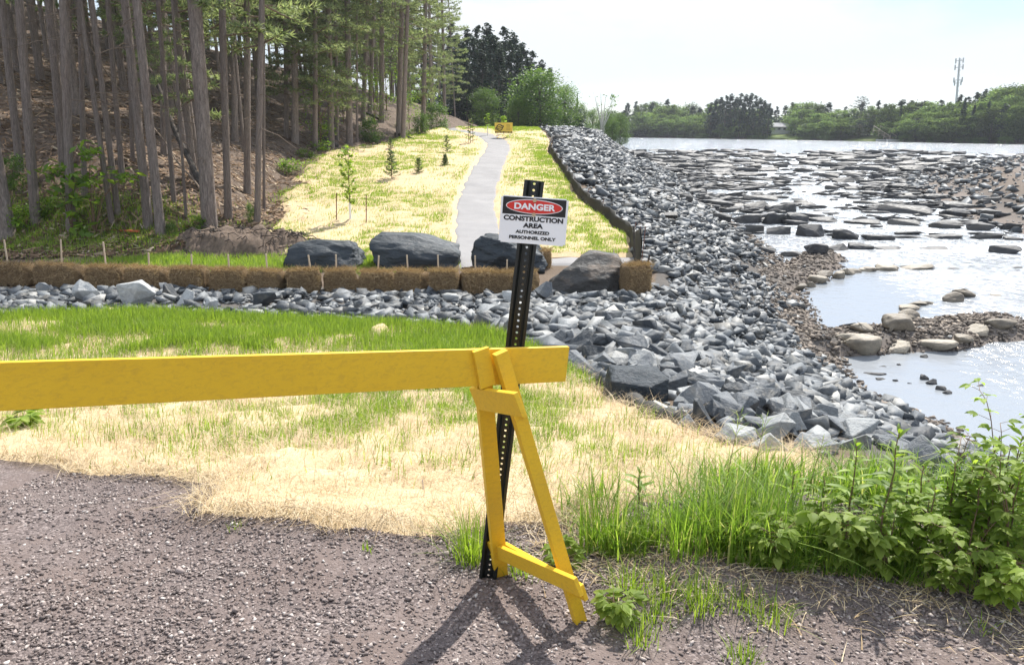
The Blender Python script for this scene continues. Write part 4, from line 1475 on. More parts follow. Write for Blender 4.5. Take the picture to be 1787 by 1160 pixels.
def young_conifer(px, py, ptop, lab, dens=1.0):
    p = gpt(px, py); d = depth_of(p); h_ = (py - ptop) * d / FPX
    e = thing('young_conifer', lab, 'tree', tuple(p))
    g = Geo(); g.tube([(0, 0, -.05), (0, 0, h_ * .5), (.01, 0, h_)], [.022, .014, .005], 6); 
    tips = []
    n = int(34 * dens)
    for k in range(n):
        f = .12 + .86 * (k / n); a = k * 2.4; r = h_ * .26 * (1 - f) ** .8 + .04
        b = Vector((0, 0, h_ * f)); t_ = b + Vector((r * math.cos(a), r * math.sin(a), r * .25))
        g.tube([b, t_], [.007, .003], 4)
        tips.append((b, t_))
    g.obj('trunk', M['stem'], e)
    P_ = []
    for b, t_ in tips:
        for q in np.linspace(.25, 1.05, 7): P_ += [b.lerp(t_, q) + Vector((random.gauss(0, .015), random.gauss(0, .015), random.gauss(0, .015))) for _ in range(4)]
    leaf_cards(np.array([tuple(q) for q in P_]), .03 + .03 * h_, M['conifer'], 'foliage', e, 1.3, int(px))
    return e


young_conifer(684, 315, 262, 'tallest young conifer planted midway down the seeded slope')
young_conifer(731, 304, 276, 'small spiky conifer between the tallest young conifer and the path', .8)
young_conifer(777, 292, 270, 'small dense dark conifer nearest the path on the slope', 1.2)
young_conifer(682, 262, 240, 'small conifer just below the hillside shrub', .7)
young_conifer(780, 270, 236, 'thin young conifer above the small dense dark one', .6)
young_conifer(821, 252, 207, 'sparse slender conifer tied to stakes near the top of the path', .5)


def leafy_tree(px, py, ptop, lab, nl=130, size=.12, width=.26, guard=.35, mat='maple', bare=.28):
    p = gpt(px, py); d = depth_of(p); h_ = (py - ptop) * d / FPX
    e = thing('sapling', lab, 'tree', tuple(p))
    g = Geo(); g.tube([(0, 0, -.05), (.01, 0, h_ * .5), (.03, 0, h_)], [.02, .014, .004], 6); P_ = []
    for k in range(16):
        f = bare + (1 - bare) * k / 16; a = k * 2.4; r = h_ * width * (.35 + .65 * math.sin(math.pi * min(1, (f - bare) / (1 - bare) * .8 + .2)))* random.uniform(.5, 1)
        b = Vector((.02 * f, 0, h_ * f)); t_ = b + Vector((r * math.cos(a), r * math.sin(a), r * .9))
        g.tube([b, t_], [.008, .003], 4)
        for _ in range(nl // 16): P_.append(b.lerp(t_, random.uniform(.3, 1.1)) + Vector((random.gauss(0, .05), random.gauss(0, .05), random.gauss(0, .04))))
    g.obj('trunk', M['stem'], e)
    if guard:
        g = Geo(); g.tube([(0, 0, -.02), (.004, 0, h_ * guard)], [.034, .032], 10); g.obj('trunk_guard', M['white_guard'], e)
    leaf_cards(np.array([tuple(q) for q in P_]), size, M[mat], 'foliage', e, 1.2, int(px))
    return e


leafy_tree(612, 389, 262, 'staked young tree with white trunk guard on the seeded slope', 260, .13, .16, .27, 'grass', .25)
leafy_tree(879, 238, 204, 'young tree standing just behind the yellow information sign', 110, .16, .16, 0, 'maple', .3)
leafy_tree(851, 238, 200, 'slim white-trunked young tree left of the yellow sign', 70, .14, .12, .5, 'maple', .4)
for px, py, y1, lab in ((587, 390, 337, 'rusty steel stake left of the white-guarded young tree'), (639, 396, 340, 'rusty steel stake right of the white-guarded young tree'),
                        (818, 252, 208, 'thin stake left of the sparse slender conifer'), (825, 252, 210, 'thin stake right of the sparse slender conifer')):
    p = gpt(px, py); tp = at_y(px, y1, p.y)
    g = Geo(); g.beam((0, 0, -.1), tp - p, .026, .02, (1, 0, 0)); o = g.obj('tree_stake', M['rust'], label=lab, cat='stake'); o.location = p

p = gpt(879, 242)
d = depth_of(p); u = d / FPX
sg = thing('information_sign', 'yellow information board with round emblem beside the top of the path', 'sign', tuple(p))
g = Geo(); g.box((0, 0, (242 - 224) * u), (31 * u, .04, 17.5 * u)); g.obj('board', M['sign_yellow'], sg, bevel=.006)
g = Geo(); g.box((0, -.023, (242 - 231.3) * u), (30 * u, .006, 2.6 * u)); g.obj('dark_band', M['black'], sg)
for k, (a, b) in enumerate(((-13.5, -6), (-4.5, -1), (1, 8), (9, 13.5))):
    g = Geo(); g.box(((a + b) / 2 * u, -.028, (242 - 231.3) * u), ((b - a) * u, .004, 1.0 * u)); g.obj('band_mark', M['sign_yellow'], sg)
g = Geo()
ring = [(-7 * u + 4.9 * u * math.cos(q * math.pi / 16), -.024, (242 - 223.4) * u + 4.9 * u * math.sin(q * math.pi / 16)) for q in range(33)]
g.tube(ring, .75 * u, 6, False)
M2 = Matrix.Rotation(R(-17), 3, 'Y')
g.box((-7 * u, -.03, (242 - 223.4) * u), (15 * u, .012, 3.6 * u), M2)
g.obj('emblem', M['black'], sg)
g = Geo(); g.box((-7 * u, -.038, (242 - 223.4) * u), (12.5 * u, .004, 1.5 * u), M2); g.obj('emblem_bar', M['sign_yellow'], sg)
for k, wd in enumerate((6.5, 6.5, 6, 8, 7)):
    g = Geo(); g.box((8 * u, -.022, (242 - 218.6 - 2.05 * k) * u), (wd * u, .004, .55 * u)); g.obj('text_line', M['stem'], sg)
for s in (-1, 1):
    g = Geo(); g.box((s * 11 * u, .02, 4.5 * u), (1.2 * u, .05, 11 * u)); g.obj('leg', M['white'], sg)
    g = Geo(); g.box((s * 10.5 * u, 0, .9 * u), (5 * u, .5, 1.8 * u)); g.obj('foot_weight', M['yellow'], sg, bevel=.02)

# orange plastic board lying under the pines
p = gpt(212, 406); d = depth_of(p); u = d / FPX
g = Geo(); g.box((0, .1, .05), (60 * u, .16, .05), Matrix.Rotation(R(3), 3, 'Y')); g.box((-18 * u, .22, .12), (20 * u, .10, .05), Matrix.Rotation(R(-9), 3, 'Y'))
o = g.obj('plastic_barrier', M['orange'], label='orange-red plastic barrier lying on the ground under the pines', cat='barrier', bevel=.008); o.location = p

# ================================================================== TREES
def trunk_mesh(name, mat, length, seed, r1=.42, n=12, rings=18, flare=.5):
    """unit radius trunk of the given length; wavering a little, with root flare"""
    g = random.Random(seed)
    V, F = [], []
    ph = g.uniform(0, 6)
    for i in range(rings):
        f = (i / (rings - 1)) ** 1.4
        r = (1 - (1 - r1) * f) * (1 + flare * math.exp(-f * length / .35))
        cx = .5 * math.sin(f * 5 + ph) * f * (1 - f) * 2; cy = .5 * math.cos(f * 4 + ph * 2) * f * (1 - f) * 2
        for k in range(n):
            a = 2 * math.pi * k / n
            rr = r * (1 + .07 * math.sin(3 * a + ph + f * 4) + flare * .35 * math.exp(-f * length / .25) * math.sin(5 * a + ph))
            V.append((cx + rr * math.cos(a), cy + rr * math.sin(a), -.5 + f * (length + .5)))
    for i in range(rings - 1):
        for k in range(n): F.append((i * n + k, i * n + (k + 1) % n, (i + 1) * n + (k + 1) % n, (i + 1) * n + k))
    me = bpy.data.meshes.new(name); me.from_pydata(V, [], F); me.materials.append(mat)
    me.polygons.foreach_set('use_smooth', [True] * len(F)); me.update()
    return me


def needle_crown(name, mat, z0, z1, rmax, nbr, seed, tuft=.17, nper=8, step=.24, wid=.016, sticks=True):
    """branches with side twigs that end in tufts of needles"""
    g = np.random.default_rng(seed); rr = random.Random(seed)
    C, D = [], []
    geo = Geo()
    for b in range(nbr):
        f = (b + rr.random()) / nbr
        z = z0 + (z1 - z0) * f
        L = rmax * (1 - f) ** .55 * rr.uniform(.45, 1.0) * min(1, .55 + 2 * f) + .35
        a = b * 2.399 + rr.uniform(-.5, .5)
        dr = Vector((math.cos(a), math.sin(a), 0)); rise = rr.uniform(-.28, .18) + .5 * f
        def P_(s): return Vector((0, 0, z)) + dr * L * s + Vector((0, 0, 1)) * (rise * L * s - .12 * L * s * s + .1 * L * s ** 4)
        if sticks: geo.tube([P_(0), P_(.5), P_(1)], [.03 + .012 * L * .5, .02, .006], 4, False)
        s = .28
        while s <= 1.02:
            for sg_ in (-1, 1):
                tl = (1.1 - s) * L * .42 * rr.uniform(.5, 1.1) + .12
                side = Vector((-dr.y, dr.x, 0)) * sg_ + dr * .7 + Vector((0, 0, rr.uniform(-.1, .35)))
                side.normalize()
                q0 = P_(s)
                if sticks and tl > .3: geo.tube([q0, q0 + side * tl], [.010, .004], 3, False)
                u_ = tl * .35
                while u_ <= tl + .01:
                    C.append(q0 + side * u_); D.append(side); u_ += step * rr.uniform(.8, 1.3)
            s += step / max(L, .5) * rr.uniform(.9, 1.4)
        C.append(P_(1)); D.append(dr)
    C = np.array([tuple(c) for c in C]); D = np.array([tuple(c) for c in D])
    n = len(C) * nper
    C = np.repeat(C, nper, 0); D = np.repeat(D, nper, 0)
    q = g.normal(0, 1, (n, 3)); q /= np.linalg.norm(q, axis=1)[:, None]
    d = D * .75 + q * .8 + np.array([0, 0, .15]); d /= np.linalg.norm(d, axis=1)[:, None]
    sd = np.cross(d, g.normal(0, 1, (n, 3))); sd /= np.linalg.norm(sd, axis=1)[:, None]
    ln = tuft * g.uniform(.7, 1.3, n)[:, None]
    V = np.stack([C - sd * wid * .5, C + sd * wid * .5, C + d * ln], 1).reshape(-1, 3)
    me = np_mesh(name, V, np.arange(3 * n).reshape(-1, 3), mat=mat)
    return me, geo


def crown_with_sticks(name, mat, *a, **k):
    """needles and their sticks as one mesh; low dead branches included"""
    me, geo = needle_crown(name, mat, *a, **k)
    dead_branches(geo, a[4])
    nv = len(me.vertices); nt = len(me.polygons)
    V = np.zeros(nv * 3, np.float32); me.vertices.foreach_get('co', V)
    T = np.zeros(nt * 3, np.int32); me.loops.foreach_get('vertex_index', T)
    S = []
    for f in geo.F: S += [(f[0], f[j], f[j + 1]) for j in range(1, len(f) - 1)]
    T2 = np.concatenate([T.reshape(-1, 3), np.array(S) + nv])
    out = np_mesh(name, np.concatenate([V.reshape(-1, 3), np.array(geo.V)]), T2, mat=[mat, M['twig']])
    out.polygons.foreach_set('material_index', np.concatenate([np.zeros(nt, np.int32), np.ones(len(S), np.int32)]))
    return out, None


def dead_branches(geo, seed, z0=2, z1=12, n=16):
    g = random.Random(seed)
    for k in range(n):
        z = g.uniform(z0, z1); a = g.uniform(0, 6.28); L = g.uniform(.3, 1.5)
        d = Vector((math.cos(a), math.sin(a), g.uniform(-.35, .15)))
        p0 = Vector((0, 0, z)); p1 = p0 + d * L * .5; p2 = p0 + d * L + Vector((0, 0, -.12 * L))
        geo.tube([p0, p1, p2], [.016, .010, .004], 4, False)
        if g.random() < .6: geo.tube([p1, p1 + d * .3 * L + Vector((g.uniform(-.3, .3), g.uniform(-.3, .3), .1))], [.007, .003], 3, False)


TL = 24.0
TRUNKS = [trunk_mesh('trunk', M['bark'], TL, 40 + k) for k in range(4)]
DEADTR = trunk_mesh('trunk', M['dark_bark'], TL, 50)
CROWN_HI = [crown_with_sticks('crown', M['pine'], 11.5, 25, 3.0, 24, 60 + k, .30, 12, .28, .055) for k in range(3)]
CROWN_MID = [crown_with_sticks('crown', M['pine'], 5.0, 24.5, 2.6, 50, 70 + k, .25, 12, .25, .048) for k in range(3)]
CROWN_LOW = [crown_with_sticks('crown', M['pine'], 2.2, 17, 2.4, 74, 80 + k, .23, 12, .22, .044) for k in range(3)]
PINES = 0


def pine(p, axis_, rad, crown, label, group=None, name='pine_tree', dark=False, scale=1.0, k=None):
    global PINES
    k = PINES if k is None else k; PINES += 1
    e = thing(name, label, 'tree', tuple(p), group)
    q = Vector((0, 0, 1)).rotation_difference(axis_.normalized())
    e.rotation_mode = 'QUATERNION'
    e.rotation_quaternion = q @ Matrix.Rotation(k * 1.9, 3, 'Z').to_quaternion()
    e.scale = (scale,) * 3
    o = link('trunk', DEADTR if dark else TRUNKS[k % 4], e); o.scale = (rad, rad, 1)
    if crown:
        cm, sm = crown[k % len(crown)]
        link('crown', cm, e)
        if sm: link('branches', sm, e)
    return e


# trunks as they stand along the edge: foot, where they leave the top, width, crown, label
FT = [
    (367, 405, 341, 26, 'H', 'thickest foremost pine trunk rising from the root mound, light grey bark'),
    (281, 410, 240, 16, 'H', 'pale leaning pine second from the thickest trunk, standing at the mound edge'),
    (259, 393, 216, 15, 'H', 'pale leaning pine just behind the mound-edge pine, beside the thickest trunk'),
    (8, 405, -64, 34, 'H', 'stout flared pine trunk cut by the edge of view'),
    (124, 400, 112, 15, 'H', 'straight pine behind the bright green maple sapling'),
    (62, 388, 33, 16, 'H', 'broad dark pine between the stout edge trunk and the maple sapling'),
    (112, 296, 86, 15, 'H', 'pine up the slope behind the bright maple sapling'),
    (195, 388, 138, 9, 'H', 'thin strongly leaning pine right of the maple sapling'),
    (206, 374, 160, 10, 'H', 'slim leaning pine close behind the thin leaning one'),
    (213, 305, 187, 9, 'H', 'slim pine up the slope behind the two thin leaning pines'),
    (399, 379, 389, 13, 'M', 'reddish pine just right of the thickest trunk'),
    (449, 387, 457, 11, 'M', 'slender straight pine nearest the straw slope at the mound'),
    (432, 339, 430, 12, 'M', 'brown pine between the reddish pine and the slender straight one'),
    (461, 368, 460, 5, 'M', 'pole-thin young pine beside the slender straight one'),
    (304, 355, 275, 8, 'H', 'slim pine seen between the pale leaning pines and the thickest trunk'),
    (325, 380, 301, 5, 'H', 'pole-thin pine left of the thickest trunk'),
    (286, 270, 282, 11, 'M', 'dark pine on the slope behind the leaning dead trunk'),
    (410, 248, 407, 11, 'M', 'dark pine high on the slope behind the reddish pine'),
    (515, 250, 512, 12, 'L', 'pine at the top corner of the straw slope, leftmost of its edge row'),
    (550, 260, 550, 9, 'L', 'straight pine at the straw edge, second of the edge row'),
    (578, 254, 574, 11, 'L', 'flared pine at the straw edge, third of the edge row'),
    (610, 252, 607, 11, 'M', 'smooth brown pine just left of the bright hillside shrub'),
    (589, 246, 585, 6, 'L', 'thin pine behind the flared pine of the edge row'),
    (623, 248, 622, 4, 'M', 'pole-thin pine touching the bright hillside shrub'),
    (634, 207, 643, 8, 'M', 'pine above the bright hillside shrub, lower of a leaning pair'),
    (646, 197, 652, 8, 'M', 'pine above the bright hillside shrub, upper of a leaning pair'),
    (666, 213, 667, 9, 'M', 'lone straight pine right of the leaning pair'),
    (696, 240, 701, 10, 'M', 'stout pine of the close pair near the middle of the straw edge'),
    (703, 243, 711, 8, 'M', 'curved pine of the close pair near the middle of the straw edge'),
    (738, 232, 742, 8, 'L', 'pine rising out of the bushy thicket near the path top'),
    (768, 194, 763, 5, 'H', 'tall bare pine against the sky, last before the dark grove'),
    (685, 175, 685, 7, 'L', 'slim pine behind the lone straight pine'),
    (500, 240, 497, 8, 'L', 'slim dark pine behind the leftmost edge-row pine'),
    (232, 280, 222, 7, 'H', 'thin pine up the slope between the pale leaners and the maple sapling'),
    (148, 345, 138, 9, 'H', 'dark pine close behind the straight pine by the maple sapling'),
    (36, 300, 4, 13, 'H', 'dark leaning pine up the slope by the edge of view'),
    (340, 225, 336, 8, 'M', 'dark pine high up the slope behind the thickest trunk'),
]
CR = {'H': CROWN_HI, 'M': CROWN_MID, 'L': CROWN_LOW}
pine_xy = []
for i, (px, py, pt, wd, cr, lab) in enumerate(FT):
    p = gpt(px, py); d = depth_of(p)
    tp = at_y(pt, 0, p.y)
    pine(p, tp - p, wd * d / FPX * .5, CR[cr], lab, 'pines along the wood edge', k=i)
    pine_xy.append((p.x, p.y))
# the wood behind them
g3 = random.Random(12)
tries = 0; nback = 0
while nback < 185 and tries < 6000:
    tries += 1
    y = g3.uniform(24, 84); x = -g3.uniform(4, .72 * y + 6)
    if sdf(np.array([x]), np.array([y]), TOE_POLY)[0] < 2.0: continue
    if min((x - a) ** 2 + (y - b) ** 2 for a, b in pine_xy) < 1.25 ** 2: continue
    if x < -.42 * y and y < 42 and g3.random() < .6: continue
    pine_xy.append((x, y)); z = hz(x, y)
    deep = y > 40 or x < -16
    c = CROWN_LOW if g3.random() < (.62 if y > 33 and x > -.45 * y else .3 if y > 30 else .05) else (CROWN_MID if g3.random() < .7 else CROWN_HI)
    pine(Vector((x, y, z)), Vector((g3.gauss(-.02, .03), g3.gauss(0, .02), 1)), g3.uniform(.075, .155), c,
         'slender pine among many like it deep in the shaded hillside wood', 'pines deep in the hillside wood', scale=g3.uniform(.8, 1.05), k=nback)
    nback += 1

# leaning dead trunk and fallen poles
def log(name, a, b, r, mat, lab):
    (pa, ya), (pbx, yb) = a, b
    A = gpt(*pa); B = at_y(pbx[0], pbx[1], yb)
    g = Geo(); n = 9
    g.tube([(B - A) * (i / (n - 1)) + Vector((.04 * math.sin(i * 1.3), 0, .04 * math.sin(i * .9))) for i in range(n)], [r * (1 - .45 * i / (n - 1)) for i in range(n)], 9)
    o = g.obj(name, M[mat], smooth=True, label=lab, cat='fallen tree'); o.location = A
    return A


A = gpt(352, 335)
log('leaning_trunk', ((352, 335), 0), ((262, 120), A.y + 3.5), .10, 'dark_bark', 'dark dead trunk leaning across the slope behind the thickest pine')
A = gpt(355, 342)
log('fallen_pole', ((355, 342), 0), ((268, 222), A.y + 2), .035, 'twig', 'thin pale fallen pole crossing behind the thickest pine')
A = gpt(262, 232)
log('fallen_pole', ((250, 215), 0), ((120, 30), gpt(250, 215).y - 1), .03, 'twig', 'long thin pole leaning up the slope into the treetops')
for (a, b, lab) in (((590, 258), (560, 244), 'mossy log lying at the straw edge behind the flared pine'), ((668, 215), (640, 200), 'dark log lying below the lone straight pine'),
                    ((720, 246), (690, 236), 'short log at the foot of the close pine pair')):
    p, q = gpt(*a), gpt(*b); g = Geo(); g.tube([(0, 0, .08), (q - p) * .5 + Vector((0, 0, .14)), q - p + Vector((0, 0, .1))], [.11, .12, .09], 8)
    o = g.obj('fallen_log', M['dark_bark'], smooth=True, label=lab, cat='log'); o.location = p
p = gpt(495, 425)
g = Geo(); g.tube([(0, 0, -.1), (0, 0, .32)], [.11, .09], 9); o = g.obj('tree_stump', M['dark_bark'], label='small dark stump behind the notched boulder', cat='stump'); o.location = p

# root mound: broken earth with roots and clods
p = gpt(400, 450)
def mound_mask(x, y):
    c1 = 1 - np.hypot((x - p.x - .1) / 2.1, (y - p.y - 1.3) / 1.5); return c1 + .18 * fbm(x * 1.6, y * 1.6, 15, 4)
xs_ = np.arange(p.x - 3.2, p.x + 3.2, .07); ys_ = np.arange(p.y - 1.2, p.y + 3.8, .07)
V, Q = grid_mesh(xs_, ys_, lambda x, y: H(x, y) - .08 + .46 * sstep(-.05, .75, mound_mask(x, y)) + .15 * np.abs(fbm(x * 2.8, y * 2.8, 16, 5)) * sstep(-.1, .4, mound_mask(x, y)), keep=lambda x, y: mound_mask(x, y) > -.1)
me = np_mesh('dirt_mound', V, quads=Q, mat=M['ground'], smooth=True)
add_attr(me, 'forest', np.full(len(V), .85))
link('dirt_mound', me, kind='structure')
g = Geo()
for k in range(220):
    x = p.x + random.uniform(-2.3, 2.0); y = p.y + random.uniform(-.1, 2.2)
    m_ = float(mound_mask(np.array([x]), np.array([y]))[0])
    if m_ < .02: continue
    z = hz(x, y) - .02 + .46 * float(sstep(-.05, .75, np.array([m_]))[0]) + .04
    a = random.uniform(-.6, .6) - .6; L = random.uniform(.15, .7)
    g.tube([(x, y, z), (x + L * .5 * math.cos(a), y + L * .5 * math.sin(a), z + random.uniform(.0, .09)), (x + L * math.cos(a), y + L * math.sin(a), z - .05)], [.014, .012, .005], 5)
V_ = g.mesh('exposed_roots', M['dark_bark'], True)
link('exposed_roots', V_, kind='stuff', label='tangle of exposed roots on the dirt mound', cat='roots')

# forest litter: twigs and leaf flakes on the hill floor
n = 26000
y = 18.5 + 30 * rng.uniform(0, 1, n) ** 1.5; x = -rng.uniform(.05, .72, n) * y
k = sdf(x, y, TOE_POLY) > -1.2
x, y = x[k], y[k]; n = len(x)
a = rng.uniform(0, np.pi, n); L = rng.uniform(.05, .35, n) * .5; wd = rng.uniform(.006, .03, n)
dx, dy = np.cos(a) * L, np.sin(a) * L; sx, sy = -np.sin(a) * wd, np.cos(a) * wd
q = [np.stack([x + s * dx + t_ * sx, y + s * dy + t_ * sy, H(x + s * dx + t_ * sx, y + s * dy + t_ * sy) + .03 + rng.uniform(0, .05, n)], -1) for s, t_ in ((-1, -1), (1, -1), (1, 1), (-1, 1))]
V = np.stack(q, 1).reshape(-1, 3)
link('forest_litter', np_mesh('forest_litter', V, quads=np.arange(4 * n).reshape(-1, 4), mat=leaf_mat('litter', [(0, (.05, .033, .022)), (.5, (.14, .09, .055)), (.85, (.26, .18, .12)), (1, (.36, .30, .22))], .1, .9, .1, 1.0)), kind='stuff',
     label='fallen twigs and leaves on the hill floor', cat='forest litter')


# ---------------- broadleaf trees
def leaf_crown(name, mat, h0, h1, rx, nclump, per, size, seed, shape=.75, spread=.34):
    g = np.random.default_rng(seed)
    f = g.uniform(0, 1, nclump)
    z = h0 + (h1 - h0) * f
    prof = np.sin(np.pi * (f * .86 + .1)) ** shape if shape > 0 else np.minimum(1, .25 + 3 * f) * (1 - f) ** -shape + .06
    a = g.uniform(0, 2 * np.pi, nclump); r = rx * prof * np.sqrt(g.uniform(.15, 1, nclump)) * g.uniform(.75, 1.15, nclump)
    C = np.stack([r * np.cos(a), r * np.sin(a), z], -1)
    cs = g.uniform(.6, 1.3, nclump) * spread * rx
    P_ = np.repeat(C, per, 0) + g.normal(0, 1, (nclump * per, 3)) * np.repeat(cs, per)[:, None] * np.array([.55, .55, .38])
    return leaf_cards(P_, size, mat, name, None, 1.1, seed), C


def limb_trunk(name, mat, h, r, C, seed, k=10):
    g = Geo(); rr = random.Random(seed)
    g.tube([(0, 0, -.3), (.03 * h * .3, 0, h * .35), (0, .02 * h, h * .75)], [r, r * .7, r * .28], 8)
    for c in rr.sample([tuple(c) for c in C], min(k, len(C))):
        c = Vector(c); z = min(c.z * .65, h * .7)
        b = Vector((0, 0, z)); g.tube([b, b.lerp(c, .5) + Vector((0, 0, .06 * h)), c], [r * .35, r * .22, r * .07], 5, False)
    return g.mesh(name, mat, True)


DEC = []
for k in range(4):        # unit-ish trees 10 m tall
    cm, C = leaf_crown('crown', M['decid_far'], 1.2, 10, 3.6 - .4 * (k % 2), 80, 55, .42, 200 + k, .7)
    DEC.append((cm, limb_trunk('trunk', M['dark_bark'], 10, .2, C, k)))
DECN = []
for k in range(3):
    cm, C = leaf_crown('crown', M['decid'], 1.0, 10, 4.0, 130, 80, .27, 220 + k, .62)
    DECN.append((cm, limb_trunk('trunk', M['dark_bark'], 10, .17, C, k, 22)))
BUSH = []
for k in range(3):
    cm, C = leaf_crown('foliage', M['decid'], .1, 2.0, 1.15, 50, 55, .13, 240 + k, .5)
    BUSH.append((cm, limb_trunk('stems', M['stem'], 1.6, .03, C, k, 14)))
YOUNG = []
for k in range(3):
    cm, C = leaf_crown('crown', M['maple'], .9, 6, 1.7, 60, 22, .16, 260 + k, .6, .36)
    YOUNG.append((cm, limb_trunk('trunk', M['stem'], 6, .05, C, k, 18)))
FARPINE = []
for k in range(3):
    cm, C = leaf_crown('crown', M['dark_pine'], 2.5, 15.2, 2.5, 110, 38, .40, 280 + k, -.75, .17)
    FARPINE.append((cm, limb_trunk('trunk', M['dark_bark'], 14.5, .19, C, k, 16)))


LOWP = []
for k in range(2):
    cm, C = leaf_crown('crown', M['dark_pine'], .1, 5, 1.9, 60, 60, .34, 290 + k, .35, .36)
    LOWP.append((cm, limb_trunk('trunk', M['dark_bark'], 4.5, .1, C, k, 6)))


def spruce_mesh(seed):
    g = np.random.default_rng(seed); P_ = []
    for i in range(26):
        f = i / 25; z = .6 + 9.4 * f; r = 1.9 * (1 - f) ** .9 + .08
        for q in range(int(8 + 10 * (1 - f))):
            a = g.uniform(0, 6.28); L = r * g.uniform(.7, 1.15)
            for s in np.linspace(.2, 1, 6): P_.append((L * s * math.cos(a), L * s * math.sin(a), z - .28 * L * s + g.normal(0, .06)))
    P_ = np.array(P_); return leaf_cards(np.repeat(P_, 2, 0) + g.normal(0, .07, (2 * len(P_), 3)), .34, M['dark_pine'], 'crown', None, 1.2, seed)


SPR = [(spruce_mesh(300 + k), limb_trunk('trunk', M['dark_bark'], 10, .14, np.zeros((1, 3)) + (0, 0, 9), k, 0)) for k in range(2)]
WP = [crown_with_sticks('crown', M['dark_pine'], 2.5, 15, 4.8, 46, 320 + k, .62, 9, .62, .10) for k in range(2)]


def plant_tree(name, proto, x, y, s, label, group=None, sx=1.0, z=None, names=('crown', 'trunk'), cat='tree', rz=None):
    e = thing(name, label, cat, (x, y, hz(x, y) - .05 if z is None else z), group)
    e.scale = (s * sx, s * sx, s); e.rotation_euler.z = random.uniform(0, 6.28) if rz is None else rz
    link(names[0], proto[0], e); link(names[1], proto[1], e)
    return e


def tree_px(name, proto, px, pbase, ptop, Y, hunit, label, group=None, wpx=None, wunit=None, z=None):
    b = at_y(px, pbase, Y); d = depth_of(b)
    zb = hz(b.x, Y) if z is None else z
    t_ = at_y(px, ptop, Y)
    s = max(.2, (t_.z - zb) / hunit)
    sx = 1.0 if wpx is None else (wpx * d / FPX) / (wunit * s)
    return plant_tree(name, proto, b.x, Y, s, label, group, sx, zb - .05)


# understory of the wood edge
US = [(560, 255, 120, 41, 'bright leafy young tree between the edge-row pines'), (655, 225, 120, 50, 'light green leafy tree behind the lone straight pine'), (600, 230, 90, 48, 'light green leafy tree behind the smooth brown pine'),
      (715, 235, 150, 55, 'leafy tree behind the close pine pair'), (675, 200, 60, 58, 'tall leafy tree high on the wood edge'), (745, 225, 120, 60, 'leafy young tree by the tall bare pine'),
      (270, 160, 20, 50, 'sunlit leafy tree far up the slope behind the leaning dead trunk'), (470, 240, 150, 46, 'thin leafy tree behind the slender straight pine')]
for i, (px, pb_, pt, Y, lab) in enumerate(US):
    tree_px('understory_tree', YOUNG[i % 3], px, pb_, pt, Y, 6.2, lab, 'leafy trees in the wood edge')
for i, (px, py, hpx, wpx, pr, lab) in enumerate([(646, 250, 42, 40, YOUNG[1], None), (762, 226, 44, 52, BUSH[0], 'bushy green thicket at the straw edge beside the path top'), (735, 238, 40, 36, BUSH[1], 'green bush below the pine by the path top'),
                                                 (26, 330, 60, 60, BUSH[2], 'dark green bush by the edge of view behind the stout trunk'), (440, 388, 36, 20, BUSH[1], 'little green shrub at the foot of the slender straight pine'),
                                                 (300, 412, 26, 24, BUSH[0], 'leafy sprout at the foot of the pale leaning pine'), (645, 250, 44, 44, BUSH[2], 'bright hillside shrub at the top of the straw slope')]):
    if not lab: continue
    p = gpt(px, py); d = depth_of(p); s = hpx * d / FPX / 2.1
    plant_tree('bush', pr, p.x, p.y, s, lab, None, (wpx * d / FPX) / (2.6 * s), names=('foliage', 'stems'), cat='bush')

gb = random.Random(77)
FERN = []
for k in range(3):
    cm, C = leaf_crown('foliage', M['maple'], .05, .8, .7, 26, 26, .12, 250 + k, .5)
    FERN.append((cm, limb_trunk('stems', M['stem'], .6, .012, C, k, 10)))
for i, (px, py) in enumerate([(35, 392), (88, 372), (340, 400), (560, 262), (532, 275), (505, 300), (660, 240), (720, 236), (570, 235), (700, 222)]):
    p = gpt(px, py)
    plant_tree('undergrowth_plant', FERN[i % 3], p.x, p.y, gb.uniform(.45, .8), 'low leafy undergrowth plant among the pine trunks', 'low plants under the pines', gb.uniform(.9, 1.4), names=('foliage', 'stems'), cat='plant')

# bright maple saplings on the left
def sprig_sapling(px, py, ptop, lab, tips, n=46, size=.2):
    p = gpt(px, py); d = depth_of(p); u = d / FPX
    e = thing('sapling', lab, 'tree', tuple(p))
    g = Geo(); C = []
    for (tx, ty, cnt) in tips:
        t_ = Vector(((tx - px) * u, random.uniform(-.3, .3), (py - ty) * u))
        mid = Vector((t_.x * .35, t_.y * .4, t_.z * .62))
        g.tube([(0, 0, -.05), mid, t_], [.016, .010, .004], 5)
        for _ in range(cnt): C.append(t_ + Vector((random.gauss(0, 12 * u), random.gauss(0, .2), random.gauss(0, 6 * u))))
    g.obj('trunk', M['stem'], e)
    leaf_cards(np.array([tuple(c) for c in C]), size, M['maple'], 'foliage', e, 1.25, int(px))
    return e


sprig_sapling(128, 408, 290, 'bright green maple sapling in front of the dark pines', [(100, 305, 34), (122, 298, 40), (118, 330, 36), (140, 318, 34), (130, 350, 24), (150, 395, 20), (135, 375, 16)], size=.22)
sprig_sapling(165, 408, 300, 'taller maple sapling right of the first, its leaves in tiers', [(165, 318, 40), (160, 350, 30), (172, 275, 26), (188, 265, 22), (182, 303, 20), (208, 318, 14), (232, 308, 26), (160, 405, 16)], size=.22)

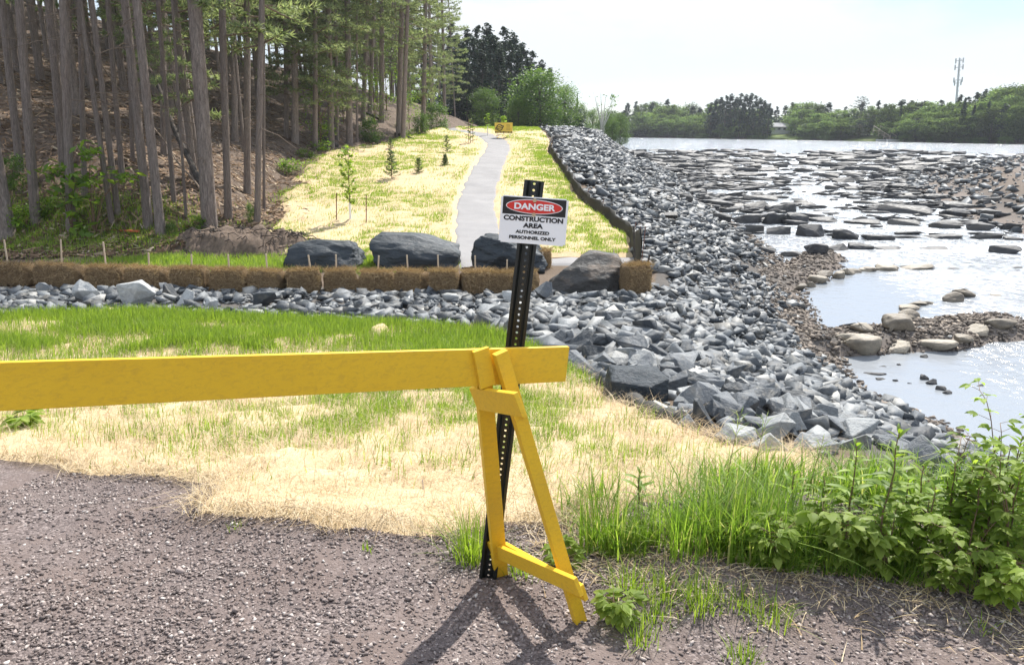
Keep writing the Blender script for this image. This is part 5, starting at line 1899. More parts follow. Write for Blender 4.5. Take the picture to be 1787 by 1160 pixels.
# dark pine grove beyond the path, broadleaf trees in front of the lake
GX = [(560, -10, 108), (585, -30, 112), (612, 0, 106), (640, -20, 114), (668, 5, 108), (694, -10, 112), (716, 20, 106), (600, 60, 96), (650, 70, 98), (705, 80, 98), (748, 90, 96), (775, 110, 92), (800, 120, 90), (800, 58, 100), (818, 48, 108), (836, 44, 104), (852, 40, 112), (868, 62, 100), (880, 46, 110), (896, 56, 104), (912, 72, 112), (928, 88, 106), (944, 104, 110), (958, 116, 112), (788, 66, 116),
      (776, 60, 108), (808, 70, 92), (828, 66, 94), (846, 62, 96), (860, 58, 94), (890, 74, 95), (905, 84, 96), (922, 100, 97), (938, 116, 98), (756, 44, 120), (738, 40, 118), (792, 40, 124), (872, 84, 90), (842, 84, 88), (815, 84, 88)]
for i, (px, pt, Y) in enumerate(GX):
    tree_px('pine_tree', FARPINE[i % 3], px, 235, pt, Y, 15.4, 'tall dark pine in the dense grove at the end of the path', 'dark pines of the grove beyond the path')
for i, (px, pt, Y, w_, lab) in enumerate([(942, 122, 76, 120, 'largest round-headed leafy tree at the end of the seeded bank'), (848, 152, 78, 56, 'smaller leafy tree in front of the dark grove, left of the yellow sign'),
                                          (905, 168, 74, 50, 'leafy tree just right of the yellow sign'), (985, 150, 84, 60, 'leafy tree between the largest round-headed tree and the point')]):
    tree_px('broadleaf_tree', DECN[i % 3], px, 238, pt, Y, 10.4, lab, None, w_, 8.2)
for i, (px, pt, Y, w_, lab) in enumerate([(1012, 182, 108, 34, 'leafy tree on the lake point, next to the large round-headed tree'), (1034, 188, 112, 34, 'second leafy tree along the lake point'), (1056, 192, 110, 36, 'low leafy tree toward the tip of the lake point'),
                                          (1082, 198, 106, 38, 'outermost bright willow-like tree at the tip of the lake point'), (1068, 205, 104, 30, 'short bushy tree below the outermost point tree')]):
    tree_px('broadleaf_tree', DECN[i % 3], px, 244, pt, Y, 10.4, lab, 'trees on the lake point', w_, 8.2, z=-.9)
tree_px('spruce_tree', SPR[0], 1006, 240, 164, 112, 10, 'narrow dark spruce poking above the lake point trees', None, 12, 3.8, z=-.8)
for i, (px, pt, Y) in enumerate([(770, 170, 88), (795, 160, 90), (818, 165, 92), (838, 150, 96), (862, 160, 94), (884, 165, 92), (905, 160, 96), (925, 150, 98), (950, 165, 96), (972, 175, 98), (745, 160, 92), (720, 150, 96), (995, 190, 100)]):
    tree_px('understory_tree', LOWP[i % 2], px, 238, pt, Y, 5.0, 'dark low conifer filling the foot of the grove beyond the path', 'low conifers at the foot of the dark grove', 46, 3.9)
# nearly bare tree
p = at_y(1050, 244, 107); u = depth_of(p) / FPX
e = thing('bare_tree', 'nearly bare tree with a leafy tuft on the lake point', 'tree', (p.x, p.y, -.9))
g = Geo(); C = []
for tx, ty, c in ((1047, 152, 0), (1056, 158, 6), (1068, 160, 44), (1040, 170, 4), (1060, 178, 20), (1036, 158, 3), (1070, 170, 24)):
    t_ = Vector(((tx - 1050) * u, random.uniform(-1, 1), (244 - ty) * u))
    g.tube([(0, 0, -.2), (t_.x * .2, t_.y * .2, t_.z * .5), (t_.x * .7, t_.y * .6, t_.z * .8), t_], [.13, .09, .05, .02], 5)
    for _ in range(c): C.append(t_ + Vector((random.gauss(0, 3.6 * u), random.gauss(0, .4), random.gauss(0, 3 * u))))
g.obj('trunk', M['pale_trunk'], e); leaf_cards(np.array([tuple(c) for c in C]), .34, M['decid'], 'foliage', e, 1.1, 5)
# low scrub and stones where the point meets the bank
for i, (px, py, wpx, hpx, lab) in enumerate([(1000, 246, 30, 9, 'dark rock heap stone at the far end of the silt fence'), (1020, 247, 26, 7, 'flat dark rock at the far end of the riprap'), (985, 240, 20, 7, 'grey rock behind the far end of the silt fence')]):
    stone_at('bank_stone', STONES, px, py, wpx, hpx, lab, 'stone', None, k=i)

# ---------------- the far shore
def shore_y(x): a = np.array(SHORE); return float(np.interp(x, a[:, 0], a[:, 1]))


def far_x(px, off):
    """x,y on the far shore `off` metres behind the waterline, seen at pixel column px"""
    u = (px - IMG_W / 2) / FPX
    for yy in np.arange(320, 90, -.5):
        x = u * (yy * math.cos(PITCH) + 3 * math.sin(PITCH))
        if yy <= shore_y(x) + off: return x, yy
    return u * 120, 120.0


def far_tree(name, proto, px, off, ptop, hunit, label, group, wpx=None, wunit=None, k=0):
    x, y = far_x(px, off)
    zb = hz(x, y); tp = at_y(px, ptop, y)
    s = max(.18, (tp.z - zb) / hunit)
    sx = 1.0 if wpx is None else (wpx * y / FPX) / (wunit * s)
    return plant_tree(name, proto, x, y, s, label, group, sx, zb - .1)


g4 = random.Random(21)
def skyline(px):
    return np.interp(px, [1075, 1100, 1145, 1160, 1200, 1235, 1345, 1400, 1450, 1475, 1530, 1560, 1600, 1640, 1680, 1720, 1750, 1790, 1900],
                     [200, 186, 178, 179, 186, 188, 186, 184, 186, 190, 182, 184, 180, 178, 170, 158, 150, 146, 140])


nfar = 0
for row, (off, drop, step) in enumerate(((34, -6, 13), (24, 2, 15), (14, 14, 17), (6, 26, 16))):
    px = 1070 + row * 5
    while px < 1880:
        gap = (row == 3 and (1335 < px < 1385 or 1476 < px < 1545)) or (row in (1, 2) and 1340 < px < 1380) or (row == 2 and 1500 < px < 1535)
        if not gap:
            pt = skyline(px) + drop + g4.uniform(-3, 9)
            right = px > 1560
            wp = g4.uniform(30, 52) * (1.35 if right else 1)
            if row == 0 and g4.random() < .5 or g4.random() < .12:
                far_tree('pine_tree', FARPINE[nfar % 3], px, off, pt - 2, 15.4, 'dark pine among many on the wooded far shore', 'pines of the far shore wood', wp * .6, 5.2)
            else:
                far_tree('broadleaf_tree', DEC[nfar % 4], px, off, pt, 10.5, 'round leafy tree among many on the wooded far shore', 'leafy trees of the far shore wood', wp, 7.4)
            nfar += 1
        px += step * g4.uniform(.8, 1.25)
for i in range(13):
    px = 1238 + i * 8.4
    far_tree('pine_tree', FARPINE[i % 3], px, 4 + 3 * (i % 3), [178, 172, 168, 166, 163, 168, 162, 164, 161, 166, 170, 174, 180][i], 15.4, 'tall dark pine in the round clump on the far waterline', 'dark pines of the round clump across the lake', 26, 5.0)
far_tree('white_pine', WP[0], 1497, 7, 166, 15.6, 'lone spreading white pine beside the lawn across the lake', None, 56, 8.6)
far_tree('broadleaf_tree', DEC[1], 1545, 12, 180, 10.5, 'round leafy tree just right of the lone white pine across the lake', None, 42, 7.4)
for i, (px, pt) in enumerate(((1674, 172), (1692, 184), (1716, 178), (1566, 178), (1655, 186))):
    far_tree('spruce_tree', SPR[i % 2], px, 6 if i < 3 else 14, pt, 10, 'pointed dark spruce, %s from the left on the far shore by the tower' % ORD[sorted([1674, 1692, 1716, 1566, 1655]).index(px)], 'pointed spruces of the far shore', 26 if i < 3 else 12, 3.8)
for i in range(16):
    px = 1100 + i * 44 + g4.uniform(-10, 10)
    if 1480 < px < 1550: continue
    far_tree('bush', BUSH[i % 3], px, 1.5, 232 + g4.uniform(-2, 3) + (px - 1100) / 90, 2.0, 'low green bush among several along the far waterline', 'bushes along the far waterline', g4.uniform(22, 40), 2.4)

# lawns, house, landing steps, mast
def far_patch(name, px0, px1, o0, o1, mat):
    V, Q = [], []
    nx, ny = 14, 6
    for j in range(ny):
        for i in range(nx):
            x, y = far_x(px0 + (px1 - px0) * i / (nx - 1), o0 + (o1 - o0) * j / (ny - 1)); V.append((x, y, hz(x, y) + .06))
    for j in range(ny - 1):
        for i in range(nx - 1): a = j * nx + i; Q.append((a, a + 1, a + nx + 1, a + nx))
    return link(name, np_mesh(name, V, quads=Q, mat=mat), kind='structure')


t = NT('lawn'); M['lawn'] = t.fin(t.mix(t.noise(.6, 4, .6, t.pos()), (.10, .15, .035), (.17, .20, .06)), .9, .1)
far_patch('lawn', 1325, 1400, 1, 24, M['lawn']); far_patch('lawn', 1470, 1555, 1, 22, M['lawn'])
x, y = far_x(1358, 22); u = y / FPX
zb = at_y(1358, 229, y).z
hs = thing('house', 'low grey-roofed bungalow across the lake behind its lawn', 'house', (x, y, zb)); hs.rotation_euler.z = -.15
W_, H_, D_ = 40 * u, 7 * u, 7.0
g = Geo(); g.box((0, 0, H_ / 2 - .6), (W_ * .9, D_ * .85, H_ + 1.2)); g.obj('wall', M['house_wall'], hs)
g = Geo(); g.add([(-W_ / 2, -D_ / 2, H_ + .003), (W_ / 2, -D_ / 2, H_ + .003), (W_ / 2, D_ / 2, H_ + .003), (-W_ / 2, D_ / 2, H_ + .003), (-W_ * .3, 0, H_ + 6.5 * u), (W_ * .3, 0, H_ + 6.5 * u)],
                 [(0, 1, 5, 4), (1, 2, 5), (2, 3, 4, 5), (3, 0, 4), (3, 2, 1, 0)]); g.obj('roof', M['roof'], hs)
for k in (-.3, -.08, .14, .33):
    g = Geo(); g.box((k * W_, -D_ * .425 - .02, H_ * .52), (W_ * .1, .06, H_ * .45)); g.obj('window', M['glass'], hs)
x, y = far_x(1338, 23)
sh = thing('shed', 'small pale flat-roofed shed beside the bungalow across the lake', 'shed', (x, y, at_y(1338, 228, y).z))
g = Geo(); g.box((0, 0, 2.5 * u - .5), (13 * u, 3, 5 * u + 1)); g.obj('wall', M['white'], sh)
g = Geo(); g.box((0, 0, 5.8 * u), (16 * u, 3.6, 1.2 * u)); g.obj('roof', M['house_wall'], sh)
x, y = far_x(1557, 1.5); u = y / FPX
st = thing('landing_steps', 'wooden landing steps with railing down to the far water', 'steps', (x, y, -1.2))
for k in range(7):
    g = Geo(); g.box((-k * .35, k * .5, .3 + k * .32), (1.3, .5, .12)); g.obj('step', M['dock_wood'], st)
for s in (-.7, .7):
    g = Geo(); g.beam((s, -.2, 1.1), (s - 2.1, 3.2, 3.2), .1, .08, (1, 0, 0))
    for k in range(4): g.tube([(s - k * .7, k * 1.1, -.4 + k * .7), (s - k * .7, k * 1.1, 1.2 + k * .7)], .06, 5)
    g.obj('railing', M['dock_wood'], st)
for i, (px, lab) in enumerate(((1543, 'pale rowing boat pulled up left of the landing steps'), (1562, 'pale rowing boat moored right of the landing steps'))):
    x, y = far_x(px, -.4); L = 3.4
    V, F = [], []
    for q in range(9):
        f = q / 8; hwid = .65 * math.sin(math.pi * (.12 + .8 * f)) ** .6; xx = (f - .5) * L
        V += [(xx, -hwid, .5), (xx, -hwid * .6, 0), (xx, hwid * .6, 0), (xx, hwid, .5), (xx, hwid * .85, .45), (xx, hwid * .5, .12), (xx, -hwid * .5, .12), (xx, -hwid * .85, .45)]
    for q in range(8):
        for r_ in range(8): a = q * 8 + r_; b = q * 8 + (r_ + 1) % 8; F.append((a, b, b + 8, a + 8))
    F += [tuple(range(7, -1, -1)), tuple(64 + r_ for r_ in range(8))]
    g = Geo(); g.add(V, F); o = g.obj('rowing_boat', M['house_wall'], label=lab, cat='boat'); o.location = (x, y, -1.3)

Yt = 330.0
b = at_y(1676, 190, Yt); tp = at_y(1683, 104, Yt); u = Yt / FPX
tw = thing('cell_tower', 'tall slim cell tower rising behind the wooded far shore', 'tower', (b.x, b.y, b.z - 30))
tw.rotation_euler.y = math.atan2(tp.x - b.x, tp.z - b.z)
Ht = 30 + (tp - b).length
g = Geo(); g.tube([(0, 0, 0), (0, 0, Ht * .6), (0, 0, Ht)], [.75, .5, .32], 8)
for z in np.arange(24, Ht - 1, 2.0):
    g.tube([(-.5, -.4, z), (.5, -.4, z + 1)], .07, 4); g.tube([(.5, -.4, z + 1), (-.5, -.4, z + 2)], .07, 4)
g.obj('mast', M['grey_steel'], tw)
for f, wd in ((Ht - .4, 1.5), (Ht - 12 * u, 1.6), (Ht - 32 * u, 1.7), (Ht - 37 * u, 1.3)):
    g = Geo()
    g.tube([(wd * math.cos(q * math.pi / 6), wd * math.sin(q * math.pi / 6), f) for q in range(13)], .09, 5)
    for q in range(6):
        a = q * math.pi / 3; g.box((wd * math.cos(a), wd * math.sin(a), f), (.36, .36, 1.9)); g.tube([(0, 0, f), (wd * math.cos(a), wd * math.sin(a), f)], .07, 4)
    g.obj('antenna_ring', M['grey_steel'], tw)

# ================================================================== GRASS, STRAW AND WEEDS
EF = E_FAR


def swale_green(x, y):
    """how densely the seeded grass has come up in front"""
    edge = sdf(x, y, SWALE)
    dfar = seg_dist(x, y, [tuple(q) for q in E_FAR], False)
    n = fbm(x * .9 + 3, y * .9, 111, 4)
    band = sstep(7.6, 9.6, y + .35 * n) * .95
    bare = sstep(.42, .62, fbm(x * .75, y * 1.1, 117, 3)) * sstep(11.9, 11.0, y)
    band = band * (1 - bare) * np.clip(.46 + 1.0 * fbm(x * .8, y * 1.6, 119, 4) - .45 * sstep(-5, -7.5, x) - .35 * sstep(9.4, 8.2, y), .05, 1)
    mid = np.exp(-((x + .4) / 1.25) ** 2) * sstep(3.7, 5.6, y) * np.clip(.55 + .8 * fbm(x * 1.3, y * .8, 113, 3), .03, 1) * .8
    left = .16 * np.clip(.3 + n, 0, 1) * sstep(3.8, 5.2, y)
    side = np.exp(-(dfar / .55) ** 2) * sstep(7.2, 8.0, y + .3 * n) * .8
    return np.clip(np.maximum(np.maximum(band, side), mid + left), 0, 1) * (edge > .05)


def strawtop(x, y): return H(x, y) + .03


# tufts of seedling grass
def seedlings(name, n, y0, y1, pw, keep, most, lab):
    x = rng.uniform(-10.5, 3.6, n); y = y0 + (y1 - y0) * rng.uniform(0, 1, n) ** pw
    k = (np.abs(x) < .70 * y + .3) & (rng.uniform(0, 1, n) < swale_green(x, y) * keep)
    x, y = x[k], y[k]
    k = (vnoise(x * 6, y * 6, 130) > -.3) | (y > 8.3)
    x, y = x[k], y[k]; n = len(x)
    if n > most: s_ = rng.choice(n, most, False); x, y = x[s_], y[s_]; n = most
    far = sstep(6, 10, y)
    hgt = (.07 + .10 * rng.uniform(0, 1, n)) * (1 + .45 * far)
    V, T = ribbons(np.stack([x, y, strawtop(x, y) - .01], -1), hgt, .0056 + .004 * far + .0025 * rng.uniform(0, 1, n), rng.normal(.6, 1.3, n), np.abs(rng.normal(.35, .3, n)), 2)
    link('grass', np_mesh('grass', V, T, mat=M['grass']), kind='stuff', label=lab, cat='grass')


seedlings('grass', 520000, 3.2, 7.8, .9, .85, 130000, 'fresh green grass coming up through the straw below the plank')
seedlings('grass', 700000, 7.8, 13.4, .9, .6, 170000, 'dense bright green grass along the strip of crushed rock')

# strands of straw
n = 190000
x = rng.uniform(-8, 3.6, n); y = 2.7 + 8.5 * rng.uniform(0, 1, n) ** 1.5
k = (m_swale(x, y) > -.07) & (np.abs(x) < .7 * y + .3); x, y = x[k], y[k]; n = len(x)
hgt = .03 + .15 * rng.uniform(0, 1, n) ** 2.2
V, T = ribbons(np.stack([x, y, strawtop(x, y) - .004], -1), hgt, .0022 + .0004 * y, rng.uniform(0, 6.28, n), rng.uniform(.8, 2.6, n), 2)
link('straw_strands', np_mesh('straw_strands', V, T, mat=M['strand']), kind='stuff', label='loose pale straw strands on the mulch', cat='straw')

# lumps of straw in the green band
for i, (px, py, wpx, hpx) in enumerate([(415, 604, 110, 24), (655, 594, 46, 34), (590, 606, 80, 18), (480, 614, 70, 16), (330, 618, 120, 12), (135, 566, 50, 10), (170, 553, 40, 9), (215, 620, 90, 10)]):
    p = gpt(px, py); d = depth_of(p); W = wpx * d / FPX; hh = hpx * d / FPX * .7
    nx = 26; gx_, gy_ = np.meshgrid(np.linspace(-1, 1, nx), np.linspace(-1, 1, nx)); r = np.hypot(gx_, gy_)
    X = p.x + gx_ * W * .5; Y = p.y + .3 + gy_ * (.3 + W * .25)
    Z = H(X, Y) - .02 + hh * np.clip(1 - r ** 2, -.05, 1) * (1 + .35 * fbm(X * 4, Y * 4, 140 + i, 4)) + .03
    idx = np.arange(nx * nx).reshape(nx, nx); q = np.stack([idx[:-1, :-1], idx[:-1, 1:], idx[1:, 1:], idx[1:, :-1]], -1).reshape(-1, 4)
    link('straw_clump', np_mesh('straw_clump', np.stack([X, Y, Z], -1), quads=q, mat=M['straw'], smooth=True), kind='stuff')

# grass of the far field
n = 600000
y = 19.5 + 52 * rng.uniform(0, 1, n) ** 1.5; x = rng.uniform(-1, 1, n) * 9 - 3
f = m_field(x, y); pm = m_path(x, y)
nn = fbm(x * .35 + .1 * y, y * .22, 150, 4); n2 = fbm(x * .9, y * .6, 151, 3)
edge = np.exp(-np.abs(fence_x(y) - .5 - x) / .6)
den = np.clip(.42 + .85 * nn + .3 * n2, .04, 1) * .75 + 1.4 * edge * sstep(47, 40, y) + .25 * sstep(24, 20.5, y) + .9 * sstep(52, 60, y) * np.clip(.5 + nn, 0, 1)
k = (f > .1) & (pm < -.1) & (rng.uniform(0, 1, n) < den)
x, y = x[k], y[k]; n = len(x)
hgt = (.05 + .10 * rng.uniform(0, 1, n)) * (1 + .012 * (y - 20))
V, T = ribbons(np.stack([x, y, H(x, y) + .05], -1), hgt, .013 + .0005 * y, rng.normal(.5, 1.2, n), np.abs(rng.normal(.4, .3, n)), 1)
link('field_grass', np_mesh('field_grass', V, T, mat=M['field_grass']), kind='stuff', label='thin young grass on the seeded slope by the path', cat='grass')

# brighter grass: fence foot, behind the bales, under the pines, beyond the crest
def grass_patch(cx, cy, rx, ry, n, h0, h1, wd, mat, name, lab, cond=None):
    x = cx + rng.normal(0, .5, n) * rx; y = cy + rng.normal(0, .5, n) * ry
    if cond is not None:
        k = cond(x, y); x, y = x[k], y[k]
    m = len(x)
    return np.stack([x, y, H(x, y)], -1), rng.uniform(h0, h1, m), wd * rng.uniform(.6, 1.3, m)


acc = []
for px, py, rx, ry, n in ((330, 462, 3.2, .9, 9000), (560, 470, 2.4, .8, 6000), (650, 462, .8, .9, 2500), (60, 440, 3, .5, 1500)):
    p = gpt(px, py); acc.append(grass_patch(p.x, p.y + .4, rx, ry, n, .06, .17, .012, None, '', ''))
for px, py, rx, ry, n in ((90, 395, 5.5, 1.6, 9000), (250, 385, 3.5, 1.5, 5000), (20, 400, 3, 1, 3000), (560, 290, 1, 2, 900), (510, 340, .8, 1.4, 700)):
    p = gpt(px, py); acc.append(grass_patch(p.x, p.y, rx, ry, n, .06, .22, .016, None, '', ''))
B_ = np.concatenate([a[0] for a in acc]); n = len(B_)
V, T = ribbons(B_, np.concatenate([a[1] for a in acc]), np.concatenate([a[2] for a in acc]), rng.uniform(0, 6.28, n), np.abs(rng.normal(.4, .3, n)), 2)
link('grass', np_mesh('grass', V, T, mat=M['grass']), kind='stuff', label='green grass behind the bales and under the pines', cat='grass')

# weeds: low undergrowth along the brink on the right (nobody could count it)
WE = gpts([1010, 1060, 1150, 1250, 1350, 1420, 1500, 1600, 1700, 1787, 1900], [960, 965, 968, 975, 985, 992, 998, 1015, 1040, 1060, 1085])
def weed_front(x): return np.interp(x, WE[:, 0], WE[:, 1])
n = 42000
x = rng.uniform(.22, 3.6, n); f = rng.uniform(0, 1, n) ** 1.35
y = weed_front(x) - .05 + f * (1.05 + .25 * np.clip(x - .6, 0, 3))
k = (sdf(x, y, SWALE) < .25) & (rng.uniform(0, 1, n) < np.clip(.45 + .95 * fbm(x * 2.6, y * 2.6, 160, 3), .03, 1)) & (rng.uniform(0, 1, n) < sstep(.2, .6, x))
x, y = x[k], y[k]; n = len(x)
hgt = rng.uniform(.10, .36, n) * (.75 + .12 * np.clip(x, 0, 3)) * (1 - .45 * sstep(.1, -.05, y - weed_front(x)))
V, T = ribbons(np.stack([x, y, H(x, y) - .01], -1), hgt, .003 + .011 * rng.uniform(0, 1, n) ** 1.6, rng.uniform(0, 6.28, n), np.abs(rng.normal(.55, .45, n)), 4)
link('tall_grass', np_mesh('tall_grass', V, T, mat=M['tall_grass']), kind='stuff', label='thick tall grass on the brink right of the barricade', cat='grass')


def blade_leaf(L, W, nseg=4, fold=.25, droop=.35):
    """lance-shaped leaf along +x"""
    V, F = [], []
    for i in range(nseg + 1):
        s = i / nseg; w_ = W * math.sin(math.pi * min(1, .08 + .92 * s)) ** .8 * (1 if i < nseg else .03)
        z = .12 * L * s - droop * L * s * s
        V += [(L * s, -w_ / 2, z + fold * w_ / 2), (L * s, 0, z), (L * s, w_ / 2, z + fold * w_ / 2)]
    for i in range(nseg):
        a = i * 3; F += [(a, a + 1, a + 4, a + 3), (a + 1, a + 2, a + 5, a + 4)]
    return V, F


def broad_leaf(L, W):
    """toothed, pointed leaf with a fold, along +x"""
    V, F = [(0, 0, 0)], []
    n = 9
    for i in range(1, n):
        s = i / n; w_ = W * (math.sin(math.pi * s ** .75)) ** .8 * (1.0 if i % 2 else .84)
        z = -.32 * L * s * s
        V += [(L * s, -w_ / 2, z + .10 * w_), (L * s, 0, z), (L * s, w_ / 2, z + .10 * w_)]
    V.append((L, 0, -.36 * L))
    F += [(0, 2, 1), (0, 3, 2)]
    for i in range(n - 2):
        a = 1 + i * 3; F += [(a, a + 1, a + 4, a + 3), (a + 1, a + 2, a + 5, a + 4)]
    a = 1 + (n - 2) * 3; F += [(a, a + 1, len(V) - 1), (a + 1, a + 2, len(V) - 1)]
    return V, F


def put(geo, VF, loc, az, pitch_, roll=0):
    Mx = Matrix.Translation(loc) @ Matrix.Rotation(az, 4, 'Z') @ Matrix.Rotation(-pitch_, 4, 'Y') @ Matrix.Rotation(roll, 4, 'X')
    geo.add([Mx @ Vector(v) for v in VF[0]], VF[1])


def tall_weed(p, h_, label, seed, lean=(0, 0), group=None, leaf=.12):
    g = random.Random(seed)
    e = thing('tall_weed', label, 'plant', tuple(p), group); e.rotation_euler.z = 0
    S, L = Geo(), Geo()
    pts = [Vector((lean[0] * f * f * h_, lean[1] * f * f * h_, h_ * f)) + Vector((g.gauss(0, .004), g.gauss(0, .004), 0)) for f in np.linspace(0, 1, 8)]
    S.tube(pts, [.0055 - .0035 * f for f in np.linspace(0, 1, 8)], 6)
    n = int(h_ / .032)
    for k in range(n):
        f = .22 + .78 * k / n; i = min(6, int(f * 7)); q = pts[i].lerp(pts[i + 1], f * 7 - i)
        for s in (0, 1):
            az = k * 1.57 + s * math.pi + g.uniform(-.35, .35)
            size = leaf * (1.0 - .5 * max(0, f - .6) / .4) * g.uniform(.75, 1.15) * (.7 if f < .35 else 1)
            put(L, blade_leaf(size, size * .27, 4, .3, g.uniform(.25, .6)), q, az, g.uniform(.25, .75) + .5 * (f > .9), g.uniform(-.3, .3))
    S.obj('stem', M['stem'], e, smooth=True); L.obj('leaves', M['weed'], e, smooth=True)
    return e


def bramble(p, h_, r, label, seed, n=22, leaf=.085, group=None, mat='broad'):
    g = random.Random(seed)
    e = thing('bramble', label, 'plant', tuple(p), group)
    S, L = Geo(), Geo()
    for k in range(max(3, n // 4)):
        a = g.uniform(0, 6.28); rr = r * g.uniform(.25, 1.0); hh = h_ * g.uniform(.55, 1.0)
        pts = [Vector((math.cos(a) * rr * f ** 1.4, math.sin(a) * rr * f ** 1.4, hh * (1 - (1 - f) ** 1.7))) for f in np.linspace(0, 1, 7)]
        S.tube(pts, [.0035 - .002 * f for f in np.linspace(0, 1, 7)], 5)
        for j in range(1, 7):
            for s in (-1, 1):
                if g.random() < .2: continue
                az = a + s * g.uniform(.6, 1.8); q = pts[j]
                pl = g.uniform(.02, .06)
                d = Vector((math.cos(az), math.sin(az), .4)) * pl
                S.tube([q, q + d], [.0014, .001], 3, False)
                for t_ in (-.95, 0, .95):
                    sz = leaf * g.uniform(.7, 1.15) * (1.0 if t_ == 0 else .82)
                    put(L, broad_leaf(sz, sz * .68), q + d, az + t_ + g.uniform(-.2, .2), g.uniform(-.25, .35), g.uniform(-.35, .35))
    S.obj('stem', M['stem'], e, smooth=True); L.obj('leaves', M[mat], e)
    return e


def grass_tuft(p, h_, r, n, label, seed, mat='tall_grass', group=None, wd=.008):
    e = thing('grass_tuft', label, 'grass tuft', tuple(p), group)
    gq = np.random.default_rng(seed)
    b = np.stack([gq.normal(0, r * .4, n), gq.normal(0, r * .4, n), np.full(n, -.015)], -1)
    V, T = ribbons(b, h_ * gq.uniform(.45, 1.1, n), wd * gq.uniform(.6, 1.3, n), np.arctan2(b[:, 1], b[:, 0]) + gq.normal(0, .8, n), np.abs(gq.normal(.45, .35, n)), 5)
    link('blades', np_mesh('blades', V, T, mat=M[mat]), e)
    return e


def wp(px, py, dy=0.0):
    p = gpt(px, py); p.y += dy; p.z = hz(p.x, p.y); return p


def height_to(p, px, ytop):
    return at_y(px, ytop, p.y).z - p.z


for i, (px, py, yt, ln, lab) in enumerate([
        (1527, 1000, 752, (.06, .05), 'tallest leafy weed with a dark red stem and long narrow leaves'), (1493, 975, 770, (.02, 0), 'leafy weed close left of the tallest one'),
        (1610, 985, 812, (.02, 0), 'leafy narrow-leaved weed right of the tallest one'), (1655, 985, 790, (.10, 0), 'slanting narrow-leaved weed beside the brambles'),
        (1392, 940, 822, (0, 0), 'thin weed stalk rising from the middle of the tall grass'), (1690, 1005, 800, (.04, 0), 'leafy weed in front of the right-hand brambles'),
        (1118, 925, 818, (.03, 0), 'single weed with upright leaves at the straw edge nearest the barricade'), (1568, 960, 800, (-.04, 0), 'leafy weed just behind the tallest one'),
        (1730, 1010, 760, (.02, 0), 'tall leafy weed at the far edge of the brambles'), (1450, 960, 830, (-.05, 0), 'short leafy weed between the thin stalk and the tallest weed'), (1585, 1000, 835, (0.03, 0), 'narrow-leaved weed, first from the left among those rising through the brambles'), (1630, 1010, 850, (0.05, 0), 'narrow-leaved weed, second from the left among those rising through the brambles'), (1672, 1000, 805, (-0.03, 0), 'narrow-leaved weed, third from the left among those rising through the brambles'), (1712, 1020, 800, (0.04, 0), 'narrow-leaved weed, fourth from the left among those rising through the brambles'), (1738, 1030, 830, (0.00, 0), 'narrow-leaved weed, fifth from the left among those rising through the brambles'), (1765, 1010, 760, (0.03, 0), 'narrow-leaved weed, sixth from the left among those rising through the brambles'), (1780, 1040, 820, (-0.02, 0), 'narrow-leaved weed, seventh from the left among those rising through the brambles')]):
    p = wp(px, py, .12 if i else 0); tall_weed(p, height_to(p, px, yt), lab, 30 + i, ln, 'tall weeds on the brink', .125 if i in (0, 2, 7) else .105)
for i, (px, py, yt, r, n, lf, lab) in enumerate([
        (1545, 1005, 880, .17, 22, .07, 'broad-leaved bramble around the foot of the tallest weed'), (1470, 990, 880, .17, 24, .08, 'broad-leaved bramble left of the tallest weed'),
        (1345, 985, 915, .15, 24, .055, 'low bushy bramble in front of the tall grass'), (1625, 1010, 880, .20, 22, .055, 'big bramble right of the tallest weed'),
        (1705, 1030, 860, .24, 28, .055, 'dense tall bramble near the edge of view'), (1780, 1050, 830, .24, 30, .06, 'dense tall bramble cut by the edge of view'),
        (1665, 980, 765, .28, 36, .052, 'tallest bramble spreading against the water'), (1750, 990, 700, .34, 50, .056, 'highest bramble mass against the water at the edge of view'),
        (1740, 1060, 945, .16, 24, .06, 'low bramble at the gravel edge by the edge of view'), (1650, 1035, 940, .14, 18, .055, 'low bramble spilling over the gravel edge'),
        (1082, 1088, 1030, .07, 8, .06, 'small raspberry-like plant on the gravel right of the barricade foot'), (985, 985, 948, .08, 10, .06, 'small leafy plant behind the lower ties of the barricade'),
        (1270, 945, 880, .14, 18, .05, 'small bushy weed in the middle of the tall grass'), (40, 752, 716, .16, 10, .11, 'broad-leaved weed in the straw under the plank')]):
    p = wp(px, py, .1 if i in (3, 4, 5, 6, 7) else 0)
    bramble(p, max(.06, height_to(p, px, yt)), r, lab, 60 + i, n, lf, 'brambles on the brink' if i < 10 else None)
